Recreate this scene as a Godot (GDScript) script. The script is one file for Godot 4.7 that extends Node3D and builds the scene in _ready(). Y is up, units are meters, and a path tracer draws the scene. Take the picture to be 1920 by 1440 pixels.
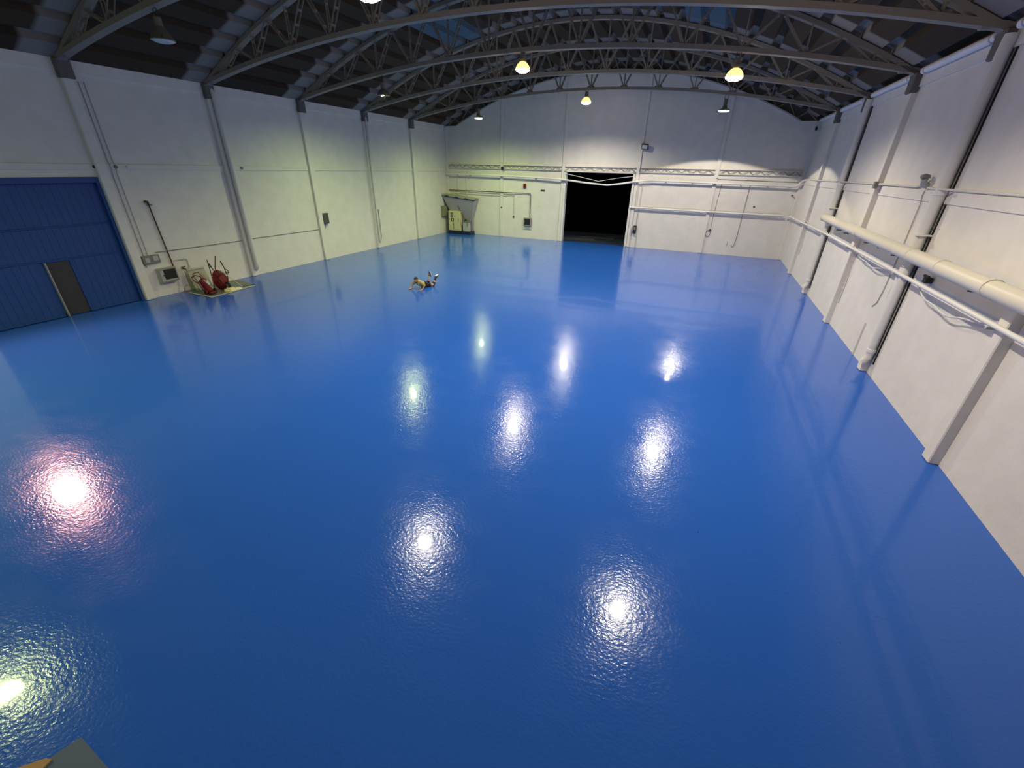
extends Node3D
# A large empty hall with a glossy blue floor, arched lattice trusses and a grid of high-bay lamps.

const XL := -21.386
const XR := 5.593
const XC := -7.9
const ZF := -35.487
const BAY := 5.0625
const ZN := 5.0

var org := Vector3.ZERO
var col := Color.WHITE
var M := {}
var rng := RandomNumberGenerator.new()
var taken := {}

func zk(k: float) -> float: return ZF + k * BAY - 0.1
func roof_y(x: float) -> float: return 11.95 - 0.0201 * (x - XC) * (x - XC)
func chord_y(x: float) -> float: return 9.78 - 0.0077 * (x - XC) * (x - XC)
func gable_y(x: float) -> float: return 11.53 - 0.0209 * (x - XC) * (x - XC)

# ---------------------------------------------------------------- camera, air, light
func setup_view() -> void:
	var cam := Camera3D.new()
	cam.name = "camera"
	cam.fov = 84.93
	cam.near = 0.05
	cam.far = 200.0
	cam.rotation_order = EULER_ORDER_YXZ
	cam.position = Vector3(0, 5.4, 0)
	cam.rotation = Vector3(-0.4762, 0.3936, 0.0235)
	add_child(cam)
	cam.current = true
	var we := WorldEnvironment.new()
	we.name = "world_environment"
	var e := Environment.new()
	e.background_mode = Environment.BG_COLOR
	e.background_color = Color(0, 0, 0)
	e.tonemap_mode = Environment.TONE_MAPPER_LINEAR
	e.tonemap_exposure = 0.88
	e.sdfgi_enabled = true
	e.ssao_enabled = true
	e.ssil_enabled = true
	we.environment = e
	add_child(we)

const WARM := Color(1.0, 0.95, 0.87)
const GREEN := Color(0.93, 1.0, 0.66)
const PINK := Color(1.0, 0.70, 0.64)

# ---------------------------------------------------------------- mesh helpers
func start() -> SurfaceTool:
	var st := SurfaceTool.new()
	st.begin(Mesh.PRIMITIVE_TRIANGLES)
	return st

func vert(st: SurfaceTool, p: Vector3, n: Vector3) -> void:
	st.set_color(col)
	st.set_normal(n)
	st.set_uv(Vector2(p.x, p.z))
	st.add_vertex(p - org)

func tri_n(st: SurfaceTool, a: Vector3, b: Vector3, c: Vector3, na: Vector3, nb: Vector3, nc: Vector3) -> void:
	if (b - a).cross(c - a).dot(na + nb + nc) > 0.0:   # front faces run clockwise
		vert(st, a, na); vert(st, c, nc); vert(st, b, nb)
	else:
		vert(st, a, na); vert(st, b, nb); vert(st, c, nc)

func tri(st: SurfaceTool, a: Vector3, b: Vector3, c: Vector3, n: Vector3) -> void:
	tri_n(st, a, b, c, n, n, n)

func quad(st: SurfaceTool, a: Vector3, b: Vector3, c: Vector3, d: Vector3, n: Vector3) -> void:
	tri(st, a, b, c, n)
	tri(st, a, c, d, n)

# a box with chamfered edges
func bx(st: SurfaceTool, c: Vector3, s: Vector3, b := 0.0, t := Basis()) -> void:
	var h := s * 0.5
	b = minf(b, minf(h.x, minf(h.y, h.z)) * 0.8)
	for ax in 3:
		var u := (ax + 1) % 3
		var v := (ax + 2) % 3
		for sg in [-1.0, 1.0]:
			var pts := []
			for q in [[-1, -1], [1, -1], [1, 1], [-1, 1]]:
				var p := Vector3.ZERO
				p[ax] = sg * h[ax]
				p[u] = q[0] * (h[u] - b)
				p[v] = q[1] * (h[v] - b)
				pts.append(c + t * p)
			var n := Vector3.ZERO
			n[ax] = sg
			quad(st, pts[0], pts[1], pts[2], pts[3], (t * n).normalized())
	if b <= 0.0:
		return
	for ax in 3:
		var u := (ax + 1) % 3
		var v := (ax + 2) % 3
		for q in [[-1, -1], [1, -1], [1, 1], [-1, 1]]:
			var pts := []
			for e in [-1.0, 1.0]:
				var p := Vector3.ZERO
				p[ax] = e * (h[ax] - b)
				var p2 := p
				p[u] = q[0] * h[u]; p[v] = q[1] * (h[v] - b)
				p2[u] = q[0] * (h[u] - b); p2[v] = q[1] * h[v]
				pts.append(c + t * p); pts.append(c + t * p2)
			var n := Vector3.ZERO
			n[u] = q[0]; n[v] = q[1]
			quad(st, pts[0], pts[1], pts[3], pts[2], (t * n).normalized())
	for x in [-1.0, 1.0]:
		for y in [-1.0, 1.0]:
			for z in [-1.0, 1.0]:
				var g := Vector3(x, y, z)
				var k := Vector3(x * h.x, y * h.y, z * h.z)
				tri(st, c + t * (k - Vector3(0, y * b, z * b)), c + t * (k - Vector3(x * b, 0, z * b)), c + t * (k - Vector3(x * b, y * b, 0)), (t * g).normalized())

# a box between two corners
func bb(st: SurfaceTool, a: Vector3, b: Vector3, bev := 0.0) -> void:
	bx(st, (a + b) * 0.5, (b - a).abs(), bev)

# a flat bar of width w (along side) and thickness d from a to b
func bar(st: SurfaceTool, a: Vector3, b: Vector3, w: float, d: float, side: Vector3) -> void:
	var y := (b - a).normalized()
	var x := (side - y * side.dot(y)).normalized()
	bx(st, (a + b) * 0.5, Vector3(w, (b - a).length(), d), 0.0, Basis(x, y, x.cross(y)))

func tube(st: SurfaceTool, pts: Array, r: float, sides := 8, caps := true) -> void:
	var rings := []
	var up := Vector3.UP
	var n := pts.size()
	for i in n:
		var d0: Vector3 = (pts[i] - pts[maxi(i - 1, 0)]).normalized() if i > 0 else (pts[1] - pts[0]).normalized()
		var d1: Vector3 = (pts[mini(i + 1, n - 1)] - pts[i]).normalized() if i < n - 1 else d0
		var d := (d0 + d1).normalized() if (d0 + d1).length() > 0.01 else d0
		if i == 0:
			up = Vector3.UP if absf(d.y) < 0.9 else Vector3.RIGHT
		up = (up - d * up.dot(d)).normalized()
		var sd := d.cross(up)
		var stretch := 1.0 / maxf(0.5, sqrt(maxf(0.0, (1.0 + d0.dot(d1)) * 0.5)))
		var ring := []
		for k in sides:
			var a := TAU * k / sides
			ring.append([pts[i] + (up * cos(a) + sd * sin(a)) * r * (1.0 if stretch < 1.02 else lerpf(1.0, stretch, 0.7)), up * cos(a) + sd * sin(a)])
		rings.append(ring)
	for i in n - 1:
		for k in sides:
			var a = rings[i][k]; var b = rings[i][(k + 1) % sides]
			var c = rings[i + 1][(k + 1) % sides]; var e = rings[i + 1][k]
			tri_n(st, a[0], b[0], c[0], a[1], b[1], c[1])
			tri_n(st, a[0], c[0], e[0], a[1], c[1], e[1])
	if caps:
		for q in [0, n - 1]:
			var nn: Vector3 = (pts[0] - pts[1]).normalized() if q == 0 else (pts[n - 1] - pts[n - 2]).normalized()
			for k in sides:
				tri(st, pts[q], rings[q][k][0], rings[q][(k + 1) % sides][0], nn)

# profile: array of Vector2(radius, height) turned round a vertical axis through c (or any axis by t)
func lathe(st: SurfaceTool, c: Vector3, prof: Array, seg := 20, t := Basis()) -> void:
	for i in prof.size() - 1:
		var p: Vector2 = prof[i]; var q: Vector2 = prof[i + 1]
		var d := q - p
		var nr := Vector2(d.y, -d.x).normalized()
		for k in seg:
			var a := TAU * k / seg; var b := TAU * (k + 1) / seg
			var ra := Vector3(cos(a), 0, sin(a)); var rb := Vector3(cos(b), 0, sin(b))
			var na := t * (ra * nr.x + Vector3(0, nr.y, 0)); var nb := t * (rb * nr.x + Vector3(0, nr.y, 0))
			var A := c + t * (ra * p.x + Vector3(0, p.y, 0)); var B := c + t * (rb * p.x + Vector3(0, p.y, 0))
			var C := c + t * (rb * q.x + Vector3(0, q.y, 0)); var D := c + t * (ra * q.x + Vector3(0, q.y, 0))
			if p.x > 0.0001: tri_n(st, A, B, C, na, nb, nb)
			if q.x > 0.0001: tri_n(st, A, C, D, na, nb, na)

func prism(st: SurfaceTool, poly: PackedVector2Array, o: Vector3, u: Vector3, v: Vector3, w: Vector3) -> void:
	var idx := Geometry2D.triangulate_polygon(poly)
	var wn := w.normalized()
	for i in range(0, idx.size(), 3):
		var p := []
		for j in 3:
			p.append(o + u * poly[idx[i + j]].x + v * poly[idx[i + j]].y)
		tri(st, p[0], p[1], p[2], -wn)
		tri(st, p[0] + w, p[1] + w, p[2] + w, wn)
	var sg := 1.0 if Geometry2D.is_polygon_clockwise(poly) else -1.0
	for i in poly.size():
		var a := poly[i]; var b := poly[(i + 1) % poly.size()]
		var d := (b - a).normalized() * sg
		var n := (u * -d.y + v * d.x).normalized()
		var A := o + u * a.x + v * a.y; var B := o + u * b.x + v * b.y
		quad(st, A, B, B + w, A + w, n)

# ---------------------------------------------------------------- naming helpers
func numbered(called: String) -> String:
	var n: int = taken.get(called, 0)
	taken[called] = n + 1
	return called if n == 0 else "%s_%03d" % [called, n]

func sub_name(called: String, parent: Node) -> String:
	var n := 0
	var nm := called
	while parent.has_node(NodePath(nm)):
		n += 1
		nm = "%s_%03d" % [called, n]
	return nm

func tag(o: Node, label: String, category: String, group := "") -> void:
	o.set_meta("label", label)
	o.set_meta("category", category)
	if group: o.set_meta("group", group)

# a Node3D at the base of a thing; shapes built afterwards are given in world metres
func thing(called: String, label: String, category: String, at: Vector3, group := "") -> Node3D:
	var o := Node3D.new()
	o.name = numbered(called)
	add_child(o)
	o.position = at
	org = at
	tag(o, label, category, group)
	return o

func part(called: String, st: SurfaceTool, m: Material, parent: Node3D) -> MeshInstance3D:
	var o := MeshInstance3D.new()
	o.name = sub_name(called, parent)
	o.mesh = st.commit()
	o.material_override = null
	o.mesh.surface_set_material(0, m)
	parent.add_child(o, true)
	return o

# a thing that is one mesh
func one(called: String, st: SurfaceTool, m: Material, label: String, category: String, group := "") -> MeshInstance3D:
	var o := MeshInstance3D.new()
	o.name = numbered(called)
	o.mesh = st.commit()
	o.mesh.surface_set_material(0, m)
	o.position = org
	add_child(o)
	tag(o, label, category, group)
	org = Vector3.ZERO
	return o

func struct(called: String, st: SurfaceTool, m: Material) -> MeshInstance3D:
	var o := MeshInstance3D.new()
	o.name = called
	o.mesh = st.commit()
	o.mesh.surface_set_material(0, m)
	o.position = org
	add_child(o)
	o.set_meta("kind", "structure")
	return o

# ---------------------------------------------------------------- materials
func lin(r: float, g: float, b: float) -> Color: return Color(r, g, b).linear_to_srgb()

func mat(c: Color, rough := 0.7, metal := 0.0, spec := 0.5) -> StandardMaterial3D:
	var m := StandardMaterial3D.new()
	m.albedo_color = c
	m.roughness = rough
	m.metallic = metal
	m.metallic_specular = spec
	return m

func noise_tex(freq: float, size: int, seed_: int, oct := 3, ramp: Gradient = null, kind := FastNoiseLite.TYPE_SIMPLEX_SMOOTH) -> NoiseTexture2D:
	var n := FastNoiseLite.new()
	n.noise_type = kind
	n.seed = seed_
	n.frequency = freq
	n.fractal_octaves = oct
	var t := NoiseTexture2D.new()
	t.width = size
	t.height = size
	t.seamless = true
	t.noise = n
	if ramp: t.color_ramp = ramp
	return t

func ramp(a: Color, b: Color) -> Gradient:
	var g := Gradient.new()
	g.set_color(0, a)
	g.set_color(1, b)
	return g

func make_materials() -> void:
	var wall := mat(Color.WHITE, 0.75)
	wall.albedo_texture = noise_tex(0.008, 512, 3, 5, ramp(lin(0.69, 0.663, 0.605), lin(0.76, 0.735, 0.68)))
	wall.uv1_triplanar = true
	wall.uv1_world_triplanar = true
	wall.uv1_scale = Vector3(0.22, 0.22, 0.22)
	wall.normal_enabled = true
	var wn := noise_tex(0.02, 512, 8, 4)
	wn.as_normal_map = true
	wn.bump_strength = 2.0
	wall.normal_texture = wn
	wall.normal_scale = 0.35
	M.wall = wall
	M.white = mat(lin(0.74, 0.735, 0.70), 0.5)
	M.offwhite = mat(lin(0.66, 0.66, 0.62), 0.55)
	M.pvc = mat(lin(0.70, 0.66, 0.54), 0.4)
	M.gutter = mat(lin(0.78, 0.78, 0.80), 0.45)
	var fl := mat(lin(0.025, 0.124, 0.54), 0.20)
	fl.metallic_specular = 0.3
	fl.roughness_texture = noise_tex(0.006, 512, 31, 5, ramp(Color(0.6, 0.6, 0.6), Color(1.0, 1.0, 1.0)))
	fl.clearcoat_enabled = true
	fl.clearcoat = 0.32
	fl.clearcoat_roughness = 0.05
	fl.heightmap_enabled = true
	fl.heightmap_texture = noise_tex(0.045, 1024, 21, 4)
	fl.heightmap_scale = 0.16
	fl.normal_enabled = true
	var un := noise_tex(0.011, 1024, 44, 2)
	un.as_normal_map = true
	un.bump_strength = 3.0
	fl.normal_texture = un
	fl.normal_scale = 0.16
	fl.uv1_scale = Vector3(0.28, 0.42, 1)
	M.floor = fl
	M.truss = mat(lin(0.26, 0.225, 0.175), 0.65)
	M.shoe_grey = mat(lin(0.13, 0.12, 0.11), 0.7)
	var roof := mat(Color.WHITE, 0.9, 0.0, 0.3)
	roof.vertex_color_use_as_albedo = true
	M.roof = roof
	M.deck = mat(lin(0.05, 0.045, 0.04), 0.9)
	M.blue = mat(lin(0.008, 0.055, 0.24), 0.5)
	M.door_grey = mat(lin(0.035, 0.032, 0.034), 0.5)
	M.alu = mat(lin(0.4, 0.4, 0.39), 0.45, 0.3)
	M.galv = mat(lin(0.30, 0.30, 0.28), 0.5, 0.3)
	M.grey = mat(lin(0.20, 0.20, 0.18), 0.6)
	M.lightgrey = mat(lin(0.42, 0.42, 0.40), 0.6)
	M.black = mat(lin(0.012, 0.012, 0.012), 0.5)
	M.gap_shade = mat(lin(0.004, 0.004, 0.004), 0.9)  # near-black for the painted shade beside the rain pipes
	M.rust = mat(lin(0.10, 0.035, 0.022), 0.7)
	M.brown = mat(lin(0.05, 0.042, 0.03), 0.6)
	M.red = mat(lin(0.17, 0.008, 0.008), 0.4)
	M.darkred = mat(lin(0.075, 0.006, 0.006), 0.5)
	M.cream = mat(lin(0.62, 0.58, 0.34), 0.5)
	M.sheet = mat(lin(0.16, 0.185, 0.16), 0.5)
	M.tape = mat(lin(0.55, 0.54, 0.44), 0.6)
	M.card = mat(lin(0.40, 0.27, 0.10), 0.8)
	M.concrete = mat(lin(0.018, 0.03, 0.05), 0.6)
	M.slab = mat(lin(0.05, 0.06, 0.065), 0.7)
	M.skin = mat(lin(0.48, 0.27, 0.15), 0.55)
	M.shirt = mat(lin(0.42, 0.37, 0.13), 0.85)
	M.shorts = mat(lin(0.012, 0.009, 0.009), 0.85)
	M.sock = mat(lin(0.42, 0.38, 0.5), 0.85)
	M.hair = mat(lin(0.01, 0.008, 0.007), 0.6)
	M.shoe = mat(lin(0.045, 0.055, 0.04), 0.6)
	M.sole = mat(lin(0.75, 0.78, 0.72), 0.6)
	M.lens_off = mat(lin(0.55, 0.55, 0.5), 0.3)
	M.lampshell = mat(lin(0.16, 0.15, 0.13), 0.5, 0.3)

func glow(c: Color, e: float) -> StandardMaterial3D:
	var m := mat(Color(0.9, 0.9, 0.9), 0.4)
	m.emission_enabled = true
	m.emission = c
	m.emission_energy_multiplier = e
	return m

# ---------------------------------------------------------------- the hall itself
func strip(st: SurfaceTool, a: float, b: float, fa: Callable, add: float, z0: float, z1: float, n: int, under := true) -> void:
	for i in n:
		var x0 := lerpf(a, b, float(i) / n); var x1 := lerpf(a, b, float(i + 1) / n)
		var y0: float = fa.call(x0) + add; var y1: float = fa.call(x1) + add
		var nn := Vector3(y0 - y1, x1 - x0, 0).normalized() * (-1.0 if under else 1.0)
		quad(st, Vector3(x0, y0, z0), Vector3(x1, y1, z0), Vector3(x1, y1, z1), Vector3(x0, y0, z1), nn)

func build_shell() -> void:
	org = Vector3.ZERO
	var st := start()
	bb(st, Vector3(XL - 0.5, -0.3, ZF - 0.3), Vector3(XR + 0.5, 0, ZN + 0.4))
	var flo := struct("floor", st, M.floor)
	# blisters and grit under the paint
	st = start()
	for i in 50:
		var c := Vector3(rng.randf_range(-16.5, 4.5), 0.0, -1.0 - 15.0 * pow(rng.randf(), 1.6))
		var r := rng.randf_range(0.005, 0.013)
		lathe(st, c, [Vector2(r * 1.4, -0.001), Vector2(r, r * 0.35), Vector2(r * 0.5, r * 0.65), Vector2(0, r * 0.72)], 7)
	part("paint_blisters", st, M.floor, flo).set_meta("kind", "stuff")
	# the dark yard or store seen through the doorway
	st = start()
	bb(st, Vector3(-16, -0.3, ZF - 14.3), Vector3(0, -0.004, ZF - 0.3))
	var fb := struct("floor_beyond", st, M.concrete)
	for q in [[-9.6, -37.6, 2.6, 1.5], [-7.0, -37.0, 1.9, 1.2], [-8.2, -39.3, 3.2, 1.4], [-5.9, -38.8, 1.6, 2.0]]:
		st = start()
		bx(st, Vector3(q[0], 0.0, q[1]), Vector3(q[2], 0.012, q[3]), 0.003, Basis(Vector3.UP, 0.3))
		part("slab", st, M.slab if q[0] < -7.5 else M.concrete, fb)

	# far wall, its top cut to the arch and its doorway open
	var poly := PackedVector2Array([Vector2(XL - 0.4, 0), Vector2(-10.55, 0), Vector2(-10.55, 5.24), Vector2(-5.33, 5.24), Vector2(-5.33, 0), Vector2(XR + 0.4, 0), Vector2(XR + 0.4, 8.36)])
	for i in 33:
		var x := lerpf(XC + 12.31, XC - 12.31, i / 32.0)
		poly.append(Vector2(x, gable_y(x)))
	poly.append(Vector2(XL - 0.4, 8.36))
	st = start()
	prism(st, poly, Vector3(0, 0, ZF), Vector3.RIGHT, Vector3.UP, Vector3(0, 0, -0.3))
	var wf := struct("wall_far", st, M.wall)
	for x in [-16.07, -10.78, -5.08, 0.26]:
		st = start()
		var top := gable_y(x) - 0.05
		var w := 0.24
		bx(st, Vector3(x, top * 0.5, ZF + 0.05), Vector3(w, top, 0.12), 0.02)
		part("pilaster", st, M.wall, wf)
	for s in [[XL + 0.12, 8.3], [XR - 0.1, 8.3]]:
		st = start()
		bx(st, Vector3(s[0], s[1] * 0.5, ZF + 0.06), Vector3(0.26, s[1], 0.14), 0.02)
		part("pilaster", st, M.wall, wf)
	st = start()
	bb(st, Vector3(-10.66, 0, ZF - 0.31), Vector3(-10.5, 5.26, ZF + 0.14), 0.015)
	bb(st, Vector3(-5.38, 0, ZF - 0.31), Vector3(-5.22, 5.26, ZF + 0.14), 0.015)
	bb(st, Vector3(-10.66, 5.18, ZF - 0.31), Vector3(-5.22, 5.30, ZF + 0.14), 0.015)
	part("door_frame", st, M.white, wf)
	# a coping along the arch
	st = start()
	for i in 32:
		var x0 := lerpf(XC - 12.31, XC + 12.31, i / 32.0); var x1 := lerpf(XC - 12.31, XC + 12.31, (i + 1) / 32.0)
		bar(st, Vector3(x0, gable_y(x0) + 0.01, ZF - 0.02), Vector3(x1, gable_y(x1) + 0.01, ZF - 0.02), 0.24, 0.07, Vector3(0, 0, 1))
	part("arch_coping", st, M.lightgrey, wf)
	# closing sheets between the arch and the roof
	var gp := PackedVector2Array()
	for i in 41:
		var x := lerpf(XL - 0.4, XR + 0.4, i / 40.0)
		gp.append(Vector2(x, roof_y(x) + 0.3))
	gp.append(Vector2(XR + 0.4, 8.2)); gp.append(Vector2(XL - 0.4, 8.2))
	st = start()
	prism(st, gp, Vector3(0, 0, ZF - 0.32), Vector3.RIGHT, Vector3.UP, Vector3(0, 0, -0.1))
	part("gable_sheet", st, mat(lin(0.11, 0.10, 0.085), 0.8), wf)
	var zz := 44
	for i in zz:
		var x0 := lerpf(XL + 0.3, XR - 0.3, float(i) / zz); var x1 := lerpf(XL + 0.3, XR - 0.3, float(i + 1) / zz)
		var lo := maxf(gable_y(x0 if i % 2 == 0 else x1), 8.38)
		var hi := roof_y(x1 if i % 2 == 0 else x0) + 0.1
		if hi - lo < 0.12: continue
		st = start()
		bar(st, Vector3(x0 if i % 2 == 0 else x1, lo, ZF - 0.12), Vector3(x1 if i % 2 == 0 else x0, hi, ZF - 0.12), 0.06, 0.06, Vector3(1, 0, 0))
		part("gable_bar", st, M.truss, wf)

	# near wall, behind the camera
	st = start()
	bb(st, Vector3(XL - 0.4, 0, ZN), Vector3(XR + 0.4, 12.4, ZN + 0.3))
	struct("wall_near", st, M.wall)

	# left wall with the notch of the gate
	st = start()
	prism(st, PackedVector2Array([Vector2(ZF - 0.3, 0), Vector2(-10.02, 0), Vector2(-10.02, 4.70), Vector2(-5.55, 4.70), Vector2(-5.55, 0), Vector2(ZN, 0), Vector2(ZN, 8.42), Vector2(ZF - 0.3, 8.42)]), Vector3(XL, 0, 0), Vector3(0, 0, 1), Vector3.UP, Vector3(-0.4, 0, 0))
	var wl := struct("wall_left", st, M.wall)
	for k in range(1, 7):
		st = start()
		bx(st, Vector3(XL + 0.08, 4.05, zk(k)), Vector3(0.20, 8.1, 0.34), 0.025)
		part("column", st, M.wall, wl)
	for k in range(0, 8):
		var z0 := zk(k) + (0.17 if k > 0 else 0.3); var z1 := minf(zk(k + 1) - 0.17, ZN)
		st = start()
		bb(st, Vector3(XL - 0.02, 4.99, z0), Vector3(XL + 0.04, 5.2, z1), 0.012)
		part("ledge", st, M.wall, wl)
		st = start()
		bb(st, Vector3(XL - 0.02, 8.02, z0), Vector3(XL + 0.05, 8.43, z1), 0.012)
		part("ring_beam", st, M.wall, wl)

	# right wall
	st = start()
	bb(st, Vector3(XR, 0, ZF - 0.3), Vector3(XR + 0.4, 8.42, ZN))
	var wr := struct("wall_right", st, M.wall)
	for k in range(1, 7):
		st = start()
		bx(st, Vector3(XR - 0.08, 4.05, zk(k) + 0.02), Vector3(0.22, 8.1, 0.32), 0.02)
		part("column", st, M.wall, wr)
	for k in range(0, 8):
		var z0 := zk(k) + (0.17 if k > 0 else 0.3); var z1 := minf(zk(k + 1) - 0.17, ZN)
		st = start()
		bb(st, Vector3(XR - 0.035, 4.80, z0), Vector3(XR + 0.02, 5.09, z1), 0.012)
		part("ledge", st, M.wall, wr)
		st = start()
		bb(st, Vector3(XR - 0.06, 7.98, z0), Vector3(XR + 0.02, 8.43, z1), 0.012)
		part("ring_beam", st, M.wall, wr)
	for k in [2, 4]:  # shade in the gap beside each rain pipe, laid on as black strips
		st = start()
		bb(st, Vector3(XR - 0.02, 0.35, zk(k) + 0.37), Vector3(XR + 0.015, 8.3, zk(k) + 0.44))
		part("gap_shade_strip", st, M.gap_shade, wr)
	for k in [2, 4]:  # the same painted gap shade along the left wall pipes
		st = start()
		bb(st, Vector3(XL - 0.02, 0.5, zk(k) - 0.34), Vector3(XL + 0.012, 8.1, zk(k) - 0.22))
		part("gap_shade_strip", st, M.gap_shade, wl)

	# roof: outer deck and, under it, the corrugated sheets that span from truss to truss
	st = start()
	strip(st, XL - 0.4, XR + 0.4, roof_y, 0.36, ZF - 0.6, ZN + 0.3, 40, true)
	strip(st, XL - 0.4, XR + 0.4, roof_y, 0.56, ZF - 0.6, ZN + 0.3, 40, false)
	for s in [[XL - 0.4, -1.0], [XR + 0.4, 1.0]]:
		var y := roof_y(s[0])
		quad(st, Vector3(s[0], y - 0.1, ZF - 0.6), Vector3(s[0], y - 0.1, ZN + 0.3), Vector3(s[0], y + 0.56, ZN + 0.3), Vector3(s[0], y + 0.56, ZF - 0.6), Vector3(s[1], 0, 0))
	var ce := struct("ceiling", st, M.deck)
	var raw := Color(0.064, 0.045, 0.028)
	var kinds := []
	for v in 4:
		kinds.append(panel_mesh(raw * [1.0, 0.85, 1.12, 1.0][v], Color(0.27, 0.24, 0.20), [1.02, 1.14, 0.94, 1.08][v]))
	var sky_kind := panel_mesh(Color(0.10, 0.15, 0.18), Color(0.15, 0.19, 0.22), 0.9)
	for k in range(0, 8):
		for i in range(-13, 14):
			var x := XC + i * 0.998
			var slope := -0.0402 * (x - XC)
			var t := Vector3(1, slope, 0)
			var o := MeshInstance3D.new()
			o.name = sub_name("roof_panel", ce)
			var teal: bool = k == 2 and (i in [6, 7, -6, -5])
			o.mesh = sky_kind if teal else kinds[rng.randi() % 4]
			o.transform = Transform3D(Basis(t, Vector3(0, 1, 0) - t.normalized() * t.normalized().y, Vector3(0, 0, 1)), Vector3(x, roof_y(x) + 0.07, zk(k)))
			o.transform.basis.y = o.transform.basis.y.normalized()
			ce.add_child(o)

func panel_mesh(raw: Color, spray: Color, reach: float) -> Mesh:
	org = Vector3.ZERO
	var st := start()
	var sec := [Vector2(-0.5, 0), Vector2(0.14, 0), Vector2(0.20, 0.2), Vector2(0.44, 0.2), Vector2(0.5, 0)]
	var cut := [[-0.06, spray], [reach - 0.16, spray], [reach, raw], [4.72, raw], [4.82, spray * 0.8], [BAY + 0.03, spray * 0.8]]
	for j in sec.size() - 1:
		var a: Vector2 = sec[j]; var b: Vector2 = sec[j + 1]
		var n := Vector3(b.y - a.y, a.x - b.x, 0).normalized()
		for q in cut.size() - 1:
			var z0: float = cut[q][0]; var z1: float = cut[q + 1][0]
			var c0: Color = cut[q][1]; var c1: Color = cut[q + 1][1]
			var P := [Vector3(a.x, a.y, z0), Vector3(b.x, b.y, z0), Vector3(b.x, b.y, z1), Vector3(a.x, a.y, z1)]
			var C := [c0, c0, c1, c1]
			for f in [[0, 1, 2], [0, 2, 3]]:
				var g := [f[0], f[1], f[2]]
				if (P[g[1]] - P[g[0]]).cross(P[g[2]] - P[g[0]]).dot(n) > 0.0:
					g = [f[0], f[2], f[1]]
				for h in g:
					col = C[h]
					vert(st, P[h], n)
		col = raw
		quad(st, Vector3(a.x, a.y + 0.015, -0.06), Vector3(b.x, b.y + 0.015, -0.06), Vector3(b.x, b.y + 0.015, BAY + 0.03), Vector3(a.x, a.y + 0.015, BAY + 0.03), -n)
	col = Color.WHITE
	var m := st.commit()
	m.surface_set_material(0, M.roof)
	return m

# ---------------------------------------------------------------- trusses
func ladder(st: SurfaceTool, a: Vector3, b: Vector3, gap: float, w: float) -> void:
	var d := b - a
	for s in [-1.0, 1.0]:
		var z := Vector3(0, 0, s * gap)
		bar(st, a + z, b + z, w, 0.018, Vector3(1, 0, 0))
	var n := int(d.length() / 0.45)
	for i in n:
		var p := a + d * ((i + 0.7) / n)
		bx(st, p, Vector3(w * 0.9, 0.07, gap * 2.0), 0.0)

func sweep_chord(st: SurfaceTool, f: Callable, add: float, h: float, w: float, x0: float, x1: float, n: int) -> void:
	for i in n:
		var xa := lerpf(x0, x1, float(i) / n); var xb := lerpf(x0, x1, float(i + 1) / n)
		var ya: float = f.call(xa) + add; var yb: float = f.call(xb) + add
		var up := Vector3(ya - yb, xb - xa, 0).normalized()
		var A := Vector3(xa, ya, 0); var B := Vector3(xb, yb, 0)
		var U := Vector3(0, h * 0.5, 0); var W := Vector3(0, 0, w * 0.5)
		quad(st, A + U - W, B + U - W, B + U + W, A + U + W, up)
		quad(st, A - U - W, B - U - W, B - U + W, A - U + W, -up)
		quad(st, A - U + W, B - U + W, B + U + W, A + U + W, Vector3(0, 0, 1))
		quad(st, A - U - W, B - U - W, B + U - W, A + U - W, Vector3(0, 0, -1))

func build_trusses() -> void:
	var words := ["first", "second", "third", "fourth", "fifth", "sixth"]
	var first: Node3D
	for k in range(1, 7):
		var label := "grey arched lattice roof truss, %s from the far wall" % words[k - 1]
		if k == 6: label = "grey arched lattice roof truss, sixth from the far wall and nearest the camera"
		if first:
			var c: Node3D = first.duplicate()
			c.name = numbered("roof_truss")
			add_child(c)
			c.position = Vector3(0, 0, zk(k))
			c.set_meta("label", label)
			continue
		var t := thing("roof_truss", label, "truss", Vector3(0, 0, zk(k)), "arched roof trusses")
		first = t
		org = Vector3.ZERO
		var st := start()
		sweep_chord(st, chord_y, 0.0, 0.15, 0.26, XL + 0.05, XR - 0.05, 36)
		part("bottom_chord", st, M.truss, t)
		st = start()
		sweep_chord(st, roof_y, -0.03, 0.14, 0.26, XL + 0.1, XR - 0.1, 36)
		part("top_chord", st, M.truss, t)
		for s in [XL + 0.14, XR - 0.14]:
			st = start()
			bx(st, Vector3(s, 8.1, 0), Vector3(0.24, 0.56, 0.44), 0.03)
			part("bearing_shoe", st, M.shoe_grey, t)
			st = start()
			bx(st, Vector3(s + (0.3 if s < -5.0 else -0.3), 8.46, 0), Vector3(0.5, 0.14, 0.16), 0.02)
			part("gusset_plate", st, M.truss, t)
		for j in range(-6, 7):
			var xb := XC + 2.0 * j
			var B := Vector3(xb, chord_y(xb) + 0.02, 0)
			for s in [-1.0, 1.0]:
				var xt: float = xb + s
				if j * s == 6: xt = xb + s * 0.95
				st = start()
				ladder(st, B, Vector3(xt, roof_y(xt) - 0.05, 0), 0.09, 0.06)
				part("web_bar", st, M.truss, t)
			st = start()
			ladder(st, B, Vector3(xb, roof_y(xb) - 0.05, 0), 0.05, 0.045)
			part("web_post", st, M.truss, t)
			st = start()
			bx(st, B + Vector3(0, 0.03, 0), Vector3(0.42, 0.2, 0.06), 0.015)
			part("node_plate", st, M.truss, t)

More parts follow.
